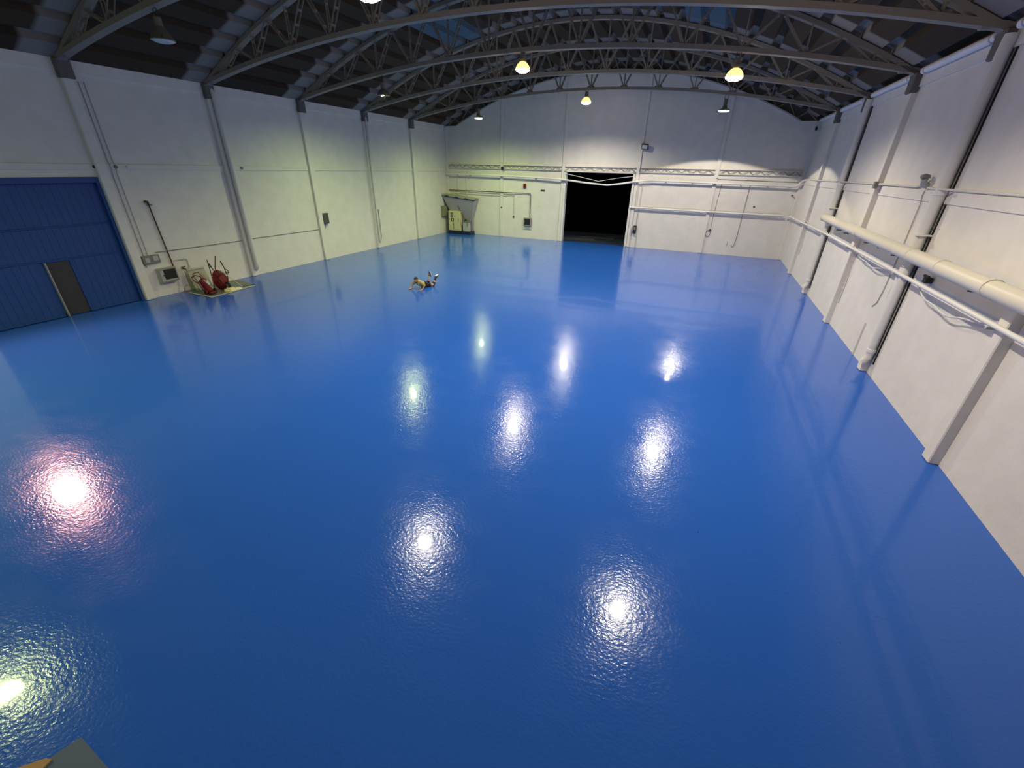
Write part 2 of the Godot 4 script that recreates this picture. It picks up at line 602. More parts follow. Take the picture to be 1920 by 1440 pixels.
# ---------------------------------------------------------------- lamps
func lamp(x: float, k: float, y: float, on: int, label: String, tint: Color, energy: float, z_at := 1e9) -> void:
	var z := zk(k) if z_at > 1e8 else z_at
	var top := chord_y(x) - 0.06
	var t := thing("high_bay_lamp", label, "lamp", Vector3(x, y, z), "high-bay lamps hung from the trusses")
	var st := start()
	tube(st, [Vector3(x, top, z), Vector3(x, y + 0.72, z)], 0.014, 6)
	for s in [-1.0, 1.0]:
		tube(st, [Vector3(x, y + 0.80, z), Vector3(x + s * 0.08, y + 0.70, z), Vector3(x + s * 0.09, y + 0.55, z)], 0.012, 6)
	part("hanger", st, M.brown, t)
	st = start()
	lathe(st, Vector3(x, y, z), [Vector2(0, 0.56), Vector2(0.07, 0.56), Vector2(0.10, 0.53), Vector2(0.11, 0.30), Vector2(0.07, 0.24)], 18)
	part("ballast_housing", st, M.lampshell, t)
	if on == 2 or on == 4:   # a flat disc lamp
		st = start()
		lathe(st, Vector3(x, y, z), [Vector2(0.08, 0.34), Vector2(0.14, 0.10), Vector2(0.27, 0.07), Vector2(0.28, 0.0), Vector2(0.26, 0.0)], 24)
		part("reflector", st, M.lampshell, t)
	elif on == 0:
		st = start()
		lathe(st, Vector3(x, y, z), [Vector2(0.07, 0.34), Vector2(0.12, 0.32), Vector2(0.19, 0.22), Vector2(0.26, 0.10), Vector2(0.31, 0.02), Vector2(0.315, 0.0), Vector2(0.30, 0.0), Vector2(0.25, 0.095), Vector2(0.18, 0.20), Vector2(0.11, 0.295), Vector2(0.0, 0.30)], 26)
		part("reflector", st, M.lampshell, t)
		st = start()
		for s in [-1.0, 1.0]:
			bx(st, Vector3(x + s * 0.25, y + 0.06, z + 0.16), Vector3(0.05, 0.09, 0.02), 0.006)
		part("lens_clip", st, M.brown, t)
	else:
		st = start()
		lathe(st, Vector3(x, y, z), [Vector2(0.07, 0.27), Vector2(0.14, 0.25), Vector2(0.22, 0.18), Vector2(0.28, 0.09), Vector2(0.305, 0.02), Vector2(0.31, 0.0), Vector2(0.295, 0.0), Vector2(0.265, 0.085), Vector2(0.21, 0.17), Vector2(0.13, 0.235), Vector2(0.0, 0.25)], 24)
		if on == 1:
			part("acrylic_shade", st, glow(Color(1.0, 0.80, 0.42), 2.6), t)
		else:
			part("acrylic_shade", st, M.lampshell, t)
	st = start()
	lathe(st, Vector3(x, y, z), [Vector2(0, 0.03), Vector2(0.26, 0.03), Vector2(0.30, 0.0), Vector2(0.28, -0.05), Vector2(0.17, -0.11), Vector2(0, -0.13)] if on == 1 else [Vector2(0, 0.02), Vector2(0.28, 0.02), Vector2(0.30, -0.01), Vector2(0.2, -0.05), Vector2(0, -0.06)] if on == 0 else [Vector2(0, 0.18), Vector2(0.15, 0.18), Vector2(0.13, 0.15), Vector2(0, 0.14)] if on == 3 else [Vector2(0, 0.02), Vector2(0.26, 0.02), Vector2(0.27, -0.02), Vector2(0.25, -0.045), Vector2(0, -0.05)], 24)
	if on == 0:
		part("lens", st, M.lens_off, t)
	else:
		if on == 3:   # what shows from outside: glints of its bulb, added as small glowing beads
			var gs := start()
			for q in [[0.0, 0.02, 0.24], [0.05, -0.03, 0.23], [-0.06, -0.05, 0.23]]:
				lathe(gs, Vector3(x + q[0] + 0.12, y + q[1], z + q[2]), [Vector2(0, -0.03), Vector2(0.03, 0.0), Vector2(0, 0.03)], 8)
			part("glint", gs, glow(Color(1, 0.95, 0.8), 4.0), t)
		part("lens", st, glow(tint.lerp(Color.WHITE, 0.5), 7.0), t)
		var l := SpotLight3D.new()
		l.name = "lamp_light"
		l.light_color = tint
		l.light_energy = energy
		l.light_size = 0.22 if k > 6.0 else 0.09 if tint == GREEN else 0.12
		l.spot_angle = 66.0 if on == 2 else 83.0 if tint == GREEN else 78.0
		l.spot_angle_attenuation = 0.05 if on == 2 else 0.95 if tint == GREEN else 0.55
		l.spot_range = 60.0
		l.spot_attenuation = 2.0
		l.shadow_enabled = true
		l.position = Vector3(0, [0.0, -0.18, -0.09, -0.04, -0.09][on], 0)
		l.rotation = Vector3(-PI / 2, 0, 0)
		t.add_child(l)
		if on == 1:   # the acrylic shade also lets a little light out to the sides
			var o := OmniLight3D.new()
			o.name = "shade_light"
			o.light_color = tint
			o.light_energy = energy * 0.05
			o.light_size = 0.1
			o.omni_range = 40.0
			o.omni_attenuation = 2.0
			o.shadow_enabled = true
			o.position = Vector3(0, -0.2, 0)
			t.add_child(o)
	org = Vector3.ZERO

func build_lamps() -> void:
	lamp(-15.65, 1, 8.40, 4, "small lit high-bay lamp hanging before the left of the far wall", GREEN, 52.0)
	lamp(-8.13, 1, 9.10, 1, "glowing high-bay lamp hanging above the dark doorway", WARM, 52.0)
	lamp(-0.12, 1, 8.50, 2, "lit flat disc lamp with dark housing, before the right of the far wall", WARM, 50.0)
	lamp(-15.68, 3, 8.42, 3, "dark-shaded high-bay lamp at left under the third truss, showing only small glints", GREEN, 46.0)
	lamp(-8.32, 3, 9.12, 1, "brightly glowing lamp under the third truss, left of the twin one", WARM, 52.0)
	lamp(0.02, 3, 8.50, 1, "brightest glowing lamp under the third truss, at the right", WARM, 52.0)
	lamp(-15.62, 5, 8.50, 0, "unlit bell-shaped high-bay lamp at upper left under the fifth truss", WARM, 0.0)
	lamp(-8.05, 5, 8.85, 1, "glowing lamp cut by the top edge of the picture", WARM, 52.0)
	lamp(-0.05, 5, 8.50, 1, "lit lamp above the right of the floor, out of the picture", WARM, 52.0)
	lamp(-15.6, 7, 8.45, 1, "yellow-green lit lamp beside the camera, out of the picture", GREEN, 48.0, -0.55)
	# a floodlight bracketed to the left wall, just out of the picture
	var p := Vector3(XL + 0.75, 6.2, -4.9)
	var t := thing("flood_lamp", "pinkish floodlight bracketed to the left wall above the blue gate", "lamp", Vector3(XL, 6.2, -4.9))
	var aim := Vector3(0.80, -0.58, -0.05).normalized()
	var b := Basis(aim.cross(Vector3.UP).normalized(), aim.cross(Vector3.UP).normalized().cross(aim), -aim)
	var st := start()
	bx(st, p - aim * 0.06, Vector3(0.46, 0.36, 0.14), 0.03, b)
	part("housing", st, M.lampshell, t)
	st = start()
	tube(st, [Vector3(XL, 6.3, -4.9), p - aim * 0.12], 0.025, 8)
	part("bracket", st, M.galv, t)
	st = start()
	bx(st, p + aim * 0.015, Vector3(0.40, 0.30, 0.012), 0.004, b)
	part("lens", st, glow(PINK, 6.0), t)
	var l := SpotLight3D.new()
	l.name = "flood_light"
	l.light_color = PINK
	l.light_energy = 60.0
	l.light_size = 0.42
	l.spot_angle = 62.0
	l.spot_angle_attenuation = 0.6
	l.spot_range = 60.0
	l.spot_attenuation = 2.0
	l.shadow_enabled = true
	l.basis = b
	l.position = p + aim * 0.08 - t.position
	t.add_child(l)
	org = Vector3.ZERO


# ---------------------------------------------------------------- left wall
func build_gate() -> void:
	org = Vector3.ZERO
	var x := XL - 0.12
	var st := start()
	bb(st, Vector3(x - 0.10, 0.02, -10.05), Vector3(x - 0.02, 4.72, -5.52))
	var g := struct("door_1", st, M.blue)
	st = start()
	bb(st, Vector3(XL - 0.3, 0, -10.36), Vector3(XL + 0.03, 4.76, -10.0), 0.012)
	bb(st, Vector3(XL - 0.3, 0, -5.58), Vector3(XL + 0.03, 4.76, -5.3), 0.012)
	bb(st, Vector3(XL - 0.3, 4.56, -10.0), Vector3(XL + 0.03, 4.76, -5.58), 0.012)
	part("gate_frame", st, M.blue, g)
	# ribbed sheets in three courses, with the wicket's place left free
	for q in [[3.16, 4.54], [2.06, 3.12], [0.08, 2.02]]:
		var n := 20
		for i in n:
			var z0 := lerpf(-9.94, -5.62, float(i) / n); var z1 := lerpf(-9.94, -5.62, (i + 1.0) / n)
			if q[0] < 1.0 and z1 > -8.35 and z0 < -7.5: continue
			st = start()
			bb(st, Vector3(x - 0.03, q[0], z0 + 0.004), Vector3(x - 0.012, q[1], z1 - 0.004), 0.004)
			part("rib", st, M.blue, g)
	st = start()
	for y in [0.05, 2.04, 3.14, 4.56]:
		if y > 0.1:
			bb(st, Vector3(x - 0.03, y - 0.025, -9.98), Vector3(x + 0.03, y + 0.025, -5.6), 0.01)
	for z in [[-9.98, -8.32], [-7.50, -5.6]]:
		bb(st, Vector3(x - 0.03, 0.02, z[0]), Vector3(x + 0.035, 0.09, z[1]), 0.01)
	part("rail", st, M.blue, g)
	st = start()
	bb(st, Vector3(x - 0.06, 0.03, -8.27), Vector3(x - 0.015, 1.98, -7.58), 0.008)
	var w := part("wicket_door", st, M.door_grey, g)
	st = start()
	bb(st, Vector3(x - 0.03, 0.01, -7.585), Vector3(x + 0.10, 1.99, -7.55), 0.006)
	part("edge_strip", st, M.alu, w)
	for y in [0.12, 1.0, 1.93]:
		st = start()
		tube(st, [Vector3(x + 0.10, y - 0.06, -7.56), Vector3(x + 0.10, y + 0.06, -7.56)], 0.022, 8)
		part("hinge", st, M.alu, w)
	st = start()
	bb(st, Vector3(x - 0.03, 0.02, -8.33), Vector3(x + 0.02, 2.02, -8.28), 0.006)
	bb(st, Vector3(x - 0.03, 1.98, -8.28), Vector3(x + 0.02, 2.02, -7.5), 0.006)
	part("wicket_frame", st, M.blue, g)

func wire(called: String, pts: Array, r: float, m: Material, label: String, category: String, group := "", sides := 6) -> void:
	org = pts[0]
	var st := start()
	tube(st, pts, r, sides)
	one(called, st, m, label, category, group)

func build_left() -> void:
	var x := XL
	# rain pipe on the fourth column, thin pair on the second
	var z := zk(4) - 0.08
	var t := thing("rain_pipe", "white rain pipe down the left wall to the floor, right of the red machines", "pipe", Vector3(x + 0.30, 0.3, z))
	var st := start()
	tube(st, [Vector3(x + 0.12, 8.25, z), Vector3(x + 0.28, 8.0, z), Vector3(x + 0.29, 7.7, z), Vector3(x + 0.29, 0.62, z), Vector3(x + 0.27, 0.46, z), Vector3(x + 0.16, 0.36, z)], 0.11, 14)
	part("pipe", st, M.offwhite, t)
	for y in [1.6, 4.4, 7.2]:
		st = start()
		lathe(st, Vector3(x + 0.29, y, z), [Vector2(0.11, -0.03), Vector2(0.125, -0.03), Vector2(0.125, 0.03), Vector2(0.11, 0.03)], 14)
		part("clamp", st, M.offwhite, t)
	z = zk(2) + 0.04
	wire("rain_pipe", [Vector3(x + 0.1, 8.2, z), Vector3(x + 0.25, 8.0, z), Vector3(x + 0.25, 0.55, z), Vector3(x + 0.24, 0.42, z - 0.05)], 0.07, M.offwhite, "thin white rain pipe down the left wall, second column from the corner", "pipe")
	wire("wire_conduit", [Vector3(x + 0.05, 2.55, z - 0.28), Vector3(x + 0.05, 2.55, z - 0.42), Vector3(x + 0.05, 0.8, z - 0.46), Vector3(x + 0.1, 0.45, z - 0.3), Vector3(x + 0.2, 0.42, z - 0.12)], 0.02, M.grey, "thin grey wire conduit bent in a U beside the second rain pipe", "conduit")
	# two faint conduits down from the wall top to the grey box beside the gate
	for q in [[0.0, "left of the pair of thin conduits beside the blue gate"], [0.16, "right of the pair of thin conduits beside the blue gate"]]:
		var zz: float = -10.62 - q[0]
		wire("wire_conduit", [Vector3(x + 0.02, 7.8, zz), Vector3(x + 0.02, 5.3, zz), Vector3(x + 0.07, 5.2, zz), Vector3(x + 0.07, 5.0, zz), Vector3(x + 0.02, 4.9, zz), Vector3(x + 0.02, 1.75, zz - 0.02)], 0.013, M.lightgrey, q[1], "conduit")
	for q in [[-10.12, "black", "dark round cap on the ledge, left of the column beside the gate", M.black], [-10.80, "b", "grey junction cap on the ledge, right of the column beside the gate", M.grey], [-11.2, "c", "white round junction cap on the ledge above the red standpipe", M.white], [-16.1, "d", "small grey wall bolt on the ledge right of the rain pipe", M.grey]]:
		org = Vector3(x + 0.04, 5.1, q[0])
		st = start()
		lathe(st, org, [Vector2(0.0, 0.07), Vector2(0.05, 0.06), Vector2(0.065, 0.0)], 12, Basis(Vector3(0, 0, 1), -PI / 2))
		one("junction_box", st, q[3], q[2], "cap")
	# grey board box
	t = thing("distribution_box", "grey electrical board with torn open cover beside the blue gate", "electrical box", Vector3(x, 1.4, -10.85))
	st = start()
	bx(st, Vector3(x + 0.06, 1.59, -10.84), Vector3(0.12, 0.34, 0.66), 0.012)
	part("box", st, M.grey, t)
	for q in [[-10.68, 1.58, 0.16], [-11.0, 1.62, 0.2]]:
		st = start()
		bx(st, Vector3(x + 0.128, q[1], q[0]), Vector3(0.02, 0.2, q[2]), 0.006)
		part("cover", st, M.lightgrey, t)
	st = start()
	tube(st, [Vector3(x + 0.06, 1.42, -10.55), Vector3(x + 0.07, 1.36, -10.55), Vector3(x + 0.07, 1.30, -10.6)], 0.015, 6)
	part("cable", st, M.grey, t)
	# red-brown standpipe
	t = thing("standpipe", "rusty red thin pipe standing up the left wall above the hose cabinet", "pipe", Vector3(x + 0.06, 1.0, -11.6))
	st = start()
	tube(st, [Vector3(x + 0.06, 1.0, -11.62), Vector3(x + 0.06, 3.78, -11.47)], 0.027, 8)
	part("pipe", st, M.rust, t)
	st = start()
	tube(st, [Vector3(x + 0.06, 3.74, -11.47), Vector3(x + 0.09, 3.82, -11.44), Vector3(x + 0.10, 3.84, -11.34)], 0.045, 8)
	bx(st, Vector3(x + 0.06, 3.70, -11.50), Vector3(0.1, 0.03, 0.16), 0.005)
	part("elbow", st, M.brown, t)
	# hose cabinet
	t = thing("hose_cabinet", "grey framed wall cabinet with black glass under the rusty pipe", "cabinet", Vector3(x, 0.58, -11.25))
	st = start()
	var c0 := Vector3(x + 0.10, 0.88, -11.24)
	bx(st, c0, Vector3(0.2, 0.6, 0.74), 0.015)
	part("body", st, M.lightgrey, t)
	st = start()
	bx(st, c0 + Vector3(0.11, 0.03, -0.08), Vector3(0.02, 0.42, 0.50), 0.006)
	part("glass", st, M.black, t)
	st = start()
	for s in [-1.0, 1.0]:
		bx(st, c0 + Vector3(0.112, s * 0.265, 0), Vector3(0.03, 0.06, 0.72), 0.006)
		bx(st, c0 + Vector3(0.112, 0, s * 0.34), Vector3(0.03, 0.47, 0.05), 0.006)
	part("door_frame", st, M.galv, t)
	st = start()
	bx(st, c0 + Vector3(0.125, 0.0, 0.2), Vector3(0.03, 0.05, 0.06), 0.006)
	part("latch", st, M.black, t)
	wire("water_pipe", [Vector3(x + 0.03, 1.39, -11.7), Vector3(x + 0.03, 1.38, -12.24), Vector3(x + 0.03, 1.32, -12.28), Vector3(x + 0.03, 0.95, -12.26)], 0.016, M.lightgrey, "thin bent grey water pipe above the wall tap", "pipe")
	t = thing("wall_tap", "dark brass tap with short hose on the left wall above the red cart", "tap", Vector3(x, 0.95, -11.98))
	st = start()
	tube(st, [Vector3(x, 1.0, -11.98), Vector3(x + 0.12, 1.0, -11.98), Vector3(x + 0.17, 0.97, -12.02), Vector3(x + 0.18, 0.86, -12.04)], 0.03, 8)
	part("spout", st, M.brown, t)
	st = start()
	bx(st, Vector3(x + 0.10, 1.07, -11.98), Vector3(0.04, 0.03, 0.2), 0.008)
	tube(st, [Vector3(x + 0.10, 0.98, -11.98), Vector3(x + 0.10, 1.07, -11.98)], 0.014, 6)
	part("handle", st, M.brown, t)
	st = start()
	tube(st, [Vector3(x + 0.18, 0.88, -12.04), Vector3(x + 0.18, 0.78, -12.06), Vector3(x + 0.17, 0.7, -12.08)], 0.02, 6)
	part("hose", st, M.black, t)
	# horizontal conduit at 1.8 m
	for q in [[-11.1, zk(4) + 0.2, "thin grey conduit along the left wall from the gate to the rain pipe"], [zk(4) - 0.2, zk(3) + 0.2, "thin grey conduit along the left wall between rain pipe and grey box column"]]:
		wire("wire_conduit", [Vector3(x + 0.02, 1.83, q[0]), Vector3(x + 0.02, 1.80, q[1])], 0.016, M.grey, q[2], "conduit")
	# box on column three
	z = zk(3) - 0.42
	t = thing("fuse_box", "dark green-grey fuse box on the left wall beside the third column", "electrical box", Vector3(x, 2.1, z))
	st = start()
	bx(st, Vector3(x + 0.08, 2.39, z), Vector3(0.16, 0.6, 0.46), 0.015)
	part("box", st, mat(lin(0.055, 0.065, 0.05), 0.4), t)
	st = start()
	bx(st, Vector3(x + 0.165, 2.39, z), Vector3(0.012, 0.54, 0.40), 0.005)
	part("cover", st, mat(lin(0.075, 0.085, 0.065), 0.3), t)
	st = start()
	tube(st, [Vector3(x + 0.06, 2.69, z + 0.15), Vector3(x + 0.06, 2.85, z + 0.18), Vector3(x + 0.03, 3.0, z + 0.2), Vector3(x + 0.03, 5.0, z + 0.2)], 0.016, 6)
	part("conduit", st, M.lightgrey, t)
	st = start()
	tube(st, [Vector3(x + 0.06, 2.1, z + 0.05), Vector3(x + 0.06, 1.95, z + 0.02), Vector3(x + 0.05, 1.82, z + 0.08)], 0.012, 6)
	part("cable", st, M.black, t)
	# the bare patch with the red machines
	org = Vector3(-20.4, 0, -12.8)
	st = start()
	var poly := PackedVector2Array([Vector2(XL + 0.02, -11.75), Vector2(-20.93, -11.67), Vector2(-19.30, -11.62), Vector2(-19.38, -12.56), Vector2(-19.48, -13.87), Vector2(-20.6, -14.2), Vector2(XL + 0.02, -14.3)])
	prism(st, poly, Vector3(0, 0.001, 0), Vector3(1, 0, 0), Vector3(0, 0, 1), Vector3(0, 0.011, 0))
	t = one("floor_sheet", st, M.sheet, "grey-green protective sheet on the floor under the red machines", "sheet")
	org = t.position
	st = start()
	for q in [[Vector3(-20.93, 0.018, -11.67), Vector3(-19.30, 0.018, -11.62)], [Vector3(-19.30, 0.018, -11.62), Vector3(-19.38, 0.018, -12.56)], [Vector3(-19.38, 0.018, -12.56), Vector3(-19.48, 0.018, -13.87)]]:
		bar(st, q[0], q[1], 0.07, 0.012, Vector3(0, 0, 1) if absf(q[0].x - q[1].x) > 0.5 else Vector3(1, 0, 0))
	part("pale_edge", st, M.tape, t)
	# board leaning on the wall
	t = thing("board", "grey-beige board leaning on the left wall behind the red cart", "board", Vector3(-20.95, 0.012, -12.35))
	st = start()
	var tb := Basis(Vector3(0, 0, 1), 0.30)
	bx(st, Vector3(-21.03, 0.49, -12.38), Vector3(0.03, 0.98, 0.78), 0.006, tb)
	part("panel", st, mat(lin(0.40, 0.38, 0.32), 0.7), t)
	st = start()
	bx(st, Vector3(-21.00, 0.92, -12.38) + Vector3(-0.13, 0, 0), Vector3(0.05, 0.04, 0.74), 0.006, tb)
	part("batten", st, M.lightgrey, t)
	org = Vector3.ZERO
	wire("broom_pole", [Vector3(-20.4, 0.03, -12.25), Vector3(-21.25, 1.45, -12.08)], 0.012, M.lightgrey, "thin pale pole leaning on the wall behind the red cart", "pole")
	build_cart()
	build_barrow()

func build_cart() -> void:
	# a red wheeled pressure cart with a looped handle, leaning back a little
	var b := Vector3(-19.85, 0.02, -11.98)
	var t := thing("wheeled_cart", "red wheeled cart with looped handle and white label, left of the wheelbarrow", "cart", b)
	var lean := Basis(Vector3(1, 0, 0), 0.22) * Basis(Vector3(0, 0, 1), 0.18)
	var P := func(x: float, y: float, z: float) -> Vector3: return b + lean * Vector3(x, y, z)
	var st := start()
	lathe(st, b, [Vector2(0, 0.10), Vector2(0.13, 0.12), Vector2(0.165, 0.18), Vector2(0.165, 0.60), Vector2(0.14, 0.68), Vector2(0.05, 0.73), Vector2(0.0, 0.74)], 20, lean)
	part("tank", st, M.red, t)
	st = start()
	for s in [-1.0, 1.0]:
		tube(st, [P.call(-0.12, 0.10, s * 0.16), P.call(-0.14, 0.70, s * 0.16), P.call(-0.18, 0.88, s * 0.15), P.call(-0.22, 0.98, s * 0.12)], 0.018, 8)
	tube(st, [P.call(-0.22, 0.98, -0.12), P.call(-0.235, 1.01, 0.0), P.call(-0.22, 0.98, 0.12)], 0.018, 8)
	tube(st, [P.call(-0.14, 0.62, -0.16), P.call(-0.15, 0.62, 0.16)], 0.014, 8)
	part("frame", st, M.red, t)
	st = start()
	tube(st, [P.call(0.02, 0.73, 0.0), P.call(0.06, 0.84, 0.02), P.call(0.0, 0.95, 0.16), P.call(-0.05, 0.93, 0.30), P.call(0.0, 0.78, 0.33), P.call(0.04, 0.6, 0.26)], 0.022, 8)
	part("hose", st, M.darkred, t)
	st = start()
	bx(st, P.call(0.155, 0.50, -0.07), Vector3(0.03, 0.20, 0.09), 0.006, lean)
	part("label_plate", st, M.tape, t)
	for s in [-1.0, 1.0]:
		st = start()
		var wb := Basis(Vector3(1, 0, 0), PI / 2)
		lathe(st, b + Vector3(-0.02, 0.115, s * 0.21), [Vector2(0.04, -0.03), Vector2(0.105, -0.03), Vector2(0.115, 0.0), Vector2(0.105, 0.03), Vector2(0.04, 0.03)], 18, wb)
		part("wheel", st, M.darkred, t)
	st = start()
	tube(st, [b + Vector3(-0.02, 0.115, -0.22), b + Vector3(-0.02, 0.115, 0.22)], 0.02, 8)
	bx(st, b + Vector3(0.05, 0.08, 0), Vector3(0.34, 0.10, 0.34), 0.02)
	part("base", st, M.darkred, t)
	st = start()
	tube(st, [P.call(0.17, 0.70, 0.05), P.call(0.21, 0.20, -0.08)], 0.014, 6)
	part("lance", st, M.tape, t)
	org = Vector3.ZERO

func build_barrow() -> void:
	# a red wheelbarrow tipped up on its nose: tray facing the room, handles in the air
	var b := Vector3(-20.02, 0.02, -12.72)
	var t := thing("wheelbarrow", "red wheelbarrow tipped upright on its nose with black grips in the air", "wheelbarrow", b)
	var lean := Basis(Vector3(0, 0, 1), 0.20)
	var P := func(x: float, y: float, z: float) -> Vector3: return b + lean * Vector3(x, y, z)
	var st := start()
	# the outside of the tray: a rounded tub
	lathe(st, P.call(0.0, 0.44, 0.0), [Vector2(0.0, 0.26), Vector2(0.20, 0.25), Vector2(0.27, 0.20), Vector2(0.38, -0.02), Vector2(0.40, -0.03), Vector2(0.385, -0.04), Vector2(0.25, 0.18), Vector2(0.0, 0.23)], 22, lean * Basis(Vector3(0, 0, 1), -PI / 2) * Basis.from_scale(Vector3(1.18, 1.0, 0.86)))
	part("tray", st, M.red, t)
	st = start()
	for s in [-1.0, 1.0]:
		tube(st, [P.call(0.22, 0.12, s * 0.08), P.call(0.28, 0.50, s * 0.20), P.call(0.20, 0.95, s * 0.26), P.call(0.14, 1.12, s * 0.27)], 0.02, 8)
		tube(st, [P.call(0.26, 0.62, s * 0.22), P.call(0.44, 0.70, s * 0.22), P.call(0.44, 0.80, s * 0.22), P.call(0.22, 0.90, s * 0.25)], 0.016, 8)
	tube(st, [P.call(0.44, 0.72, -0.22), P.call(0.44, 0.72, 0.22)], 0.014, 8)
	part("frame", st, M.darkred, t)
	for s in [-1.0, 1.0]:
		st = start()
		tube(st, [P.call(0.165, 1.05, s * 0.268), P.call(0.10, 1.24, s * 0.275)], 0.028, 8)
		part("grip", st, M.black, t)
	st = start()
	lathe(st, P.call(0.34, 0.17, -0.02), [Vector2(0.10, -0.045), Vector2(0.15, -0.04), Vector2(0.17, 0.0), Vector2(0.15, 0.04), Vector2(0.10, 0.045), Vector2(0.10, -0.045)], 20, Basis(Vector3(1, 0, 0), PI / 2))
	var w := part("wheel", st, M.black, t)
	st = start()
	lathe(st, P.call(0.34, 0.17, -0.02), [Vector2(0.0, -0.03), Vector2(0.10, -0.03), Vector2(0.10, 0.03), Vector2(0.0, 0.03)], 16, Basis(Vector3(1, 0, 0), PI / 2))
	part("hub", st, M.galv, w)
	org = Vector3.ZERO
	wire("tool_pole", [Vector3(-20.75, 0.04, -12.75), Vector3(-20.3, 0.9, -12.5), Vector3(-19.95, 1.45, -12.28)], 0.02, M.black, "black tool handle leaning out over the left of the wheelbarrow", "tool handle")
	wire("tool_pole", [Vector3(-20.8, 0.04, -12.95), Vector3(-20.36, 0.95, -12.78), Vector3(-20.05, 1.54, -12.75)], 0.018, M.brown, "upright thin brown tool handle rising behind the wheelbarrow", "tool handle")
	wire("white_pole", [Vector3(-19.62, 0.05, -13.35), Vector3(-19.72, 0.9, -12.66)], 0.013, M.tape, "pale pole leaning across the front of the wheelbarrow", "pole")
	wire("white_pole", [Vector3(-19.6, 0.028, -13.25), Vector3(-19.55, 0.028, -13.75)], 0.014, M.tape, "short white pole lying on the sheet right of the wheelbarrow", "pole")
	wire("rubber_hose", [Vector3(-19.9, 0.025, -13.2), Vector3(-19.75, 0.025, -13.7), Vector3(-19.7, 0.025, -14.0)], 0.014, M.black, "black hose lying on the sheet towards the rain pipe", "hose")
	# crumpled cloths
	for q in [[Vector3(-19.62, 0.012, -12.72), 0.20, "crumpled pale yellow cloth on the sheet at the foot of the wheelbarrow", 3, Vector3(1.0, 0.8, 1.3)], [Vector3(-19.6, 0.012, -13.05), 0.15, "crumpled white cloth on the sheet under the barrow wheel", 9, Vector3(0.9, 0.6, 1.5)]]:
		org = q[0]
		var n := FastNoiseLite.new()
		n.seed = q[3]
		n.frequency = 3.2
		var st2 := start()
		var grid := []
		for i in 13:
			var row := []
			for j in 19:
				var th := PI * 0.5 * i / 12.0; var ph := TAU * (j % 18) / 18.0
				var d := Vector3(sin(th) * cos(ph), cos(th), sin(th) * sin(ph))
				var r: float = q[1] * (1.0 + 0.40 * n.get_noise_3dv(d * 0.6))
				var p: Vector3 = d * r * q[4]
				if i == 12: p.y = 0.0
				row.append(org + p)
			grid.append(row)
		for i in 12:
			for j in 18:
				var a: Vector3 = grid[i][j]; var bq: Vector3 = grid[i][j + 1]; var c: Vector3 = grid[i + 1][j + 1]; var e: Vector3 = grid[i + 1][j]
				var nn := (c - a).cross(e - bq)
				if nn.length() < 1e-9: nn = Vector3.UP
				nn = nn.normalized()
				if nn.dot((a + c) * 0.5 - org) < 0.0: nn = -nn
				quad(st2, a, bq, c, e, nn)
		one("cloth", st2, mat(lin(0.75, 0.72, 0.36) if q[3] == 3 else lin(0.75, 0.75, 0.62), 0.9), q[2], "cloth")

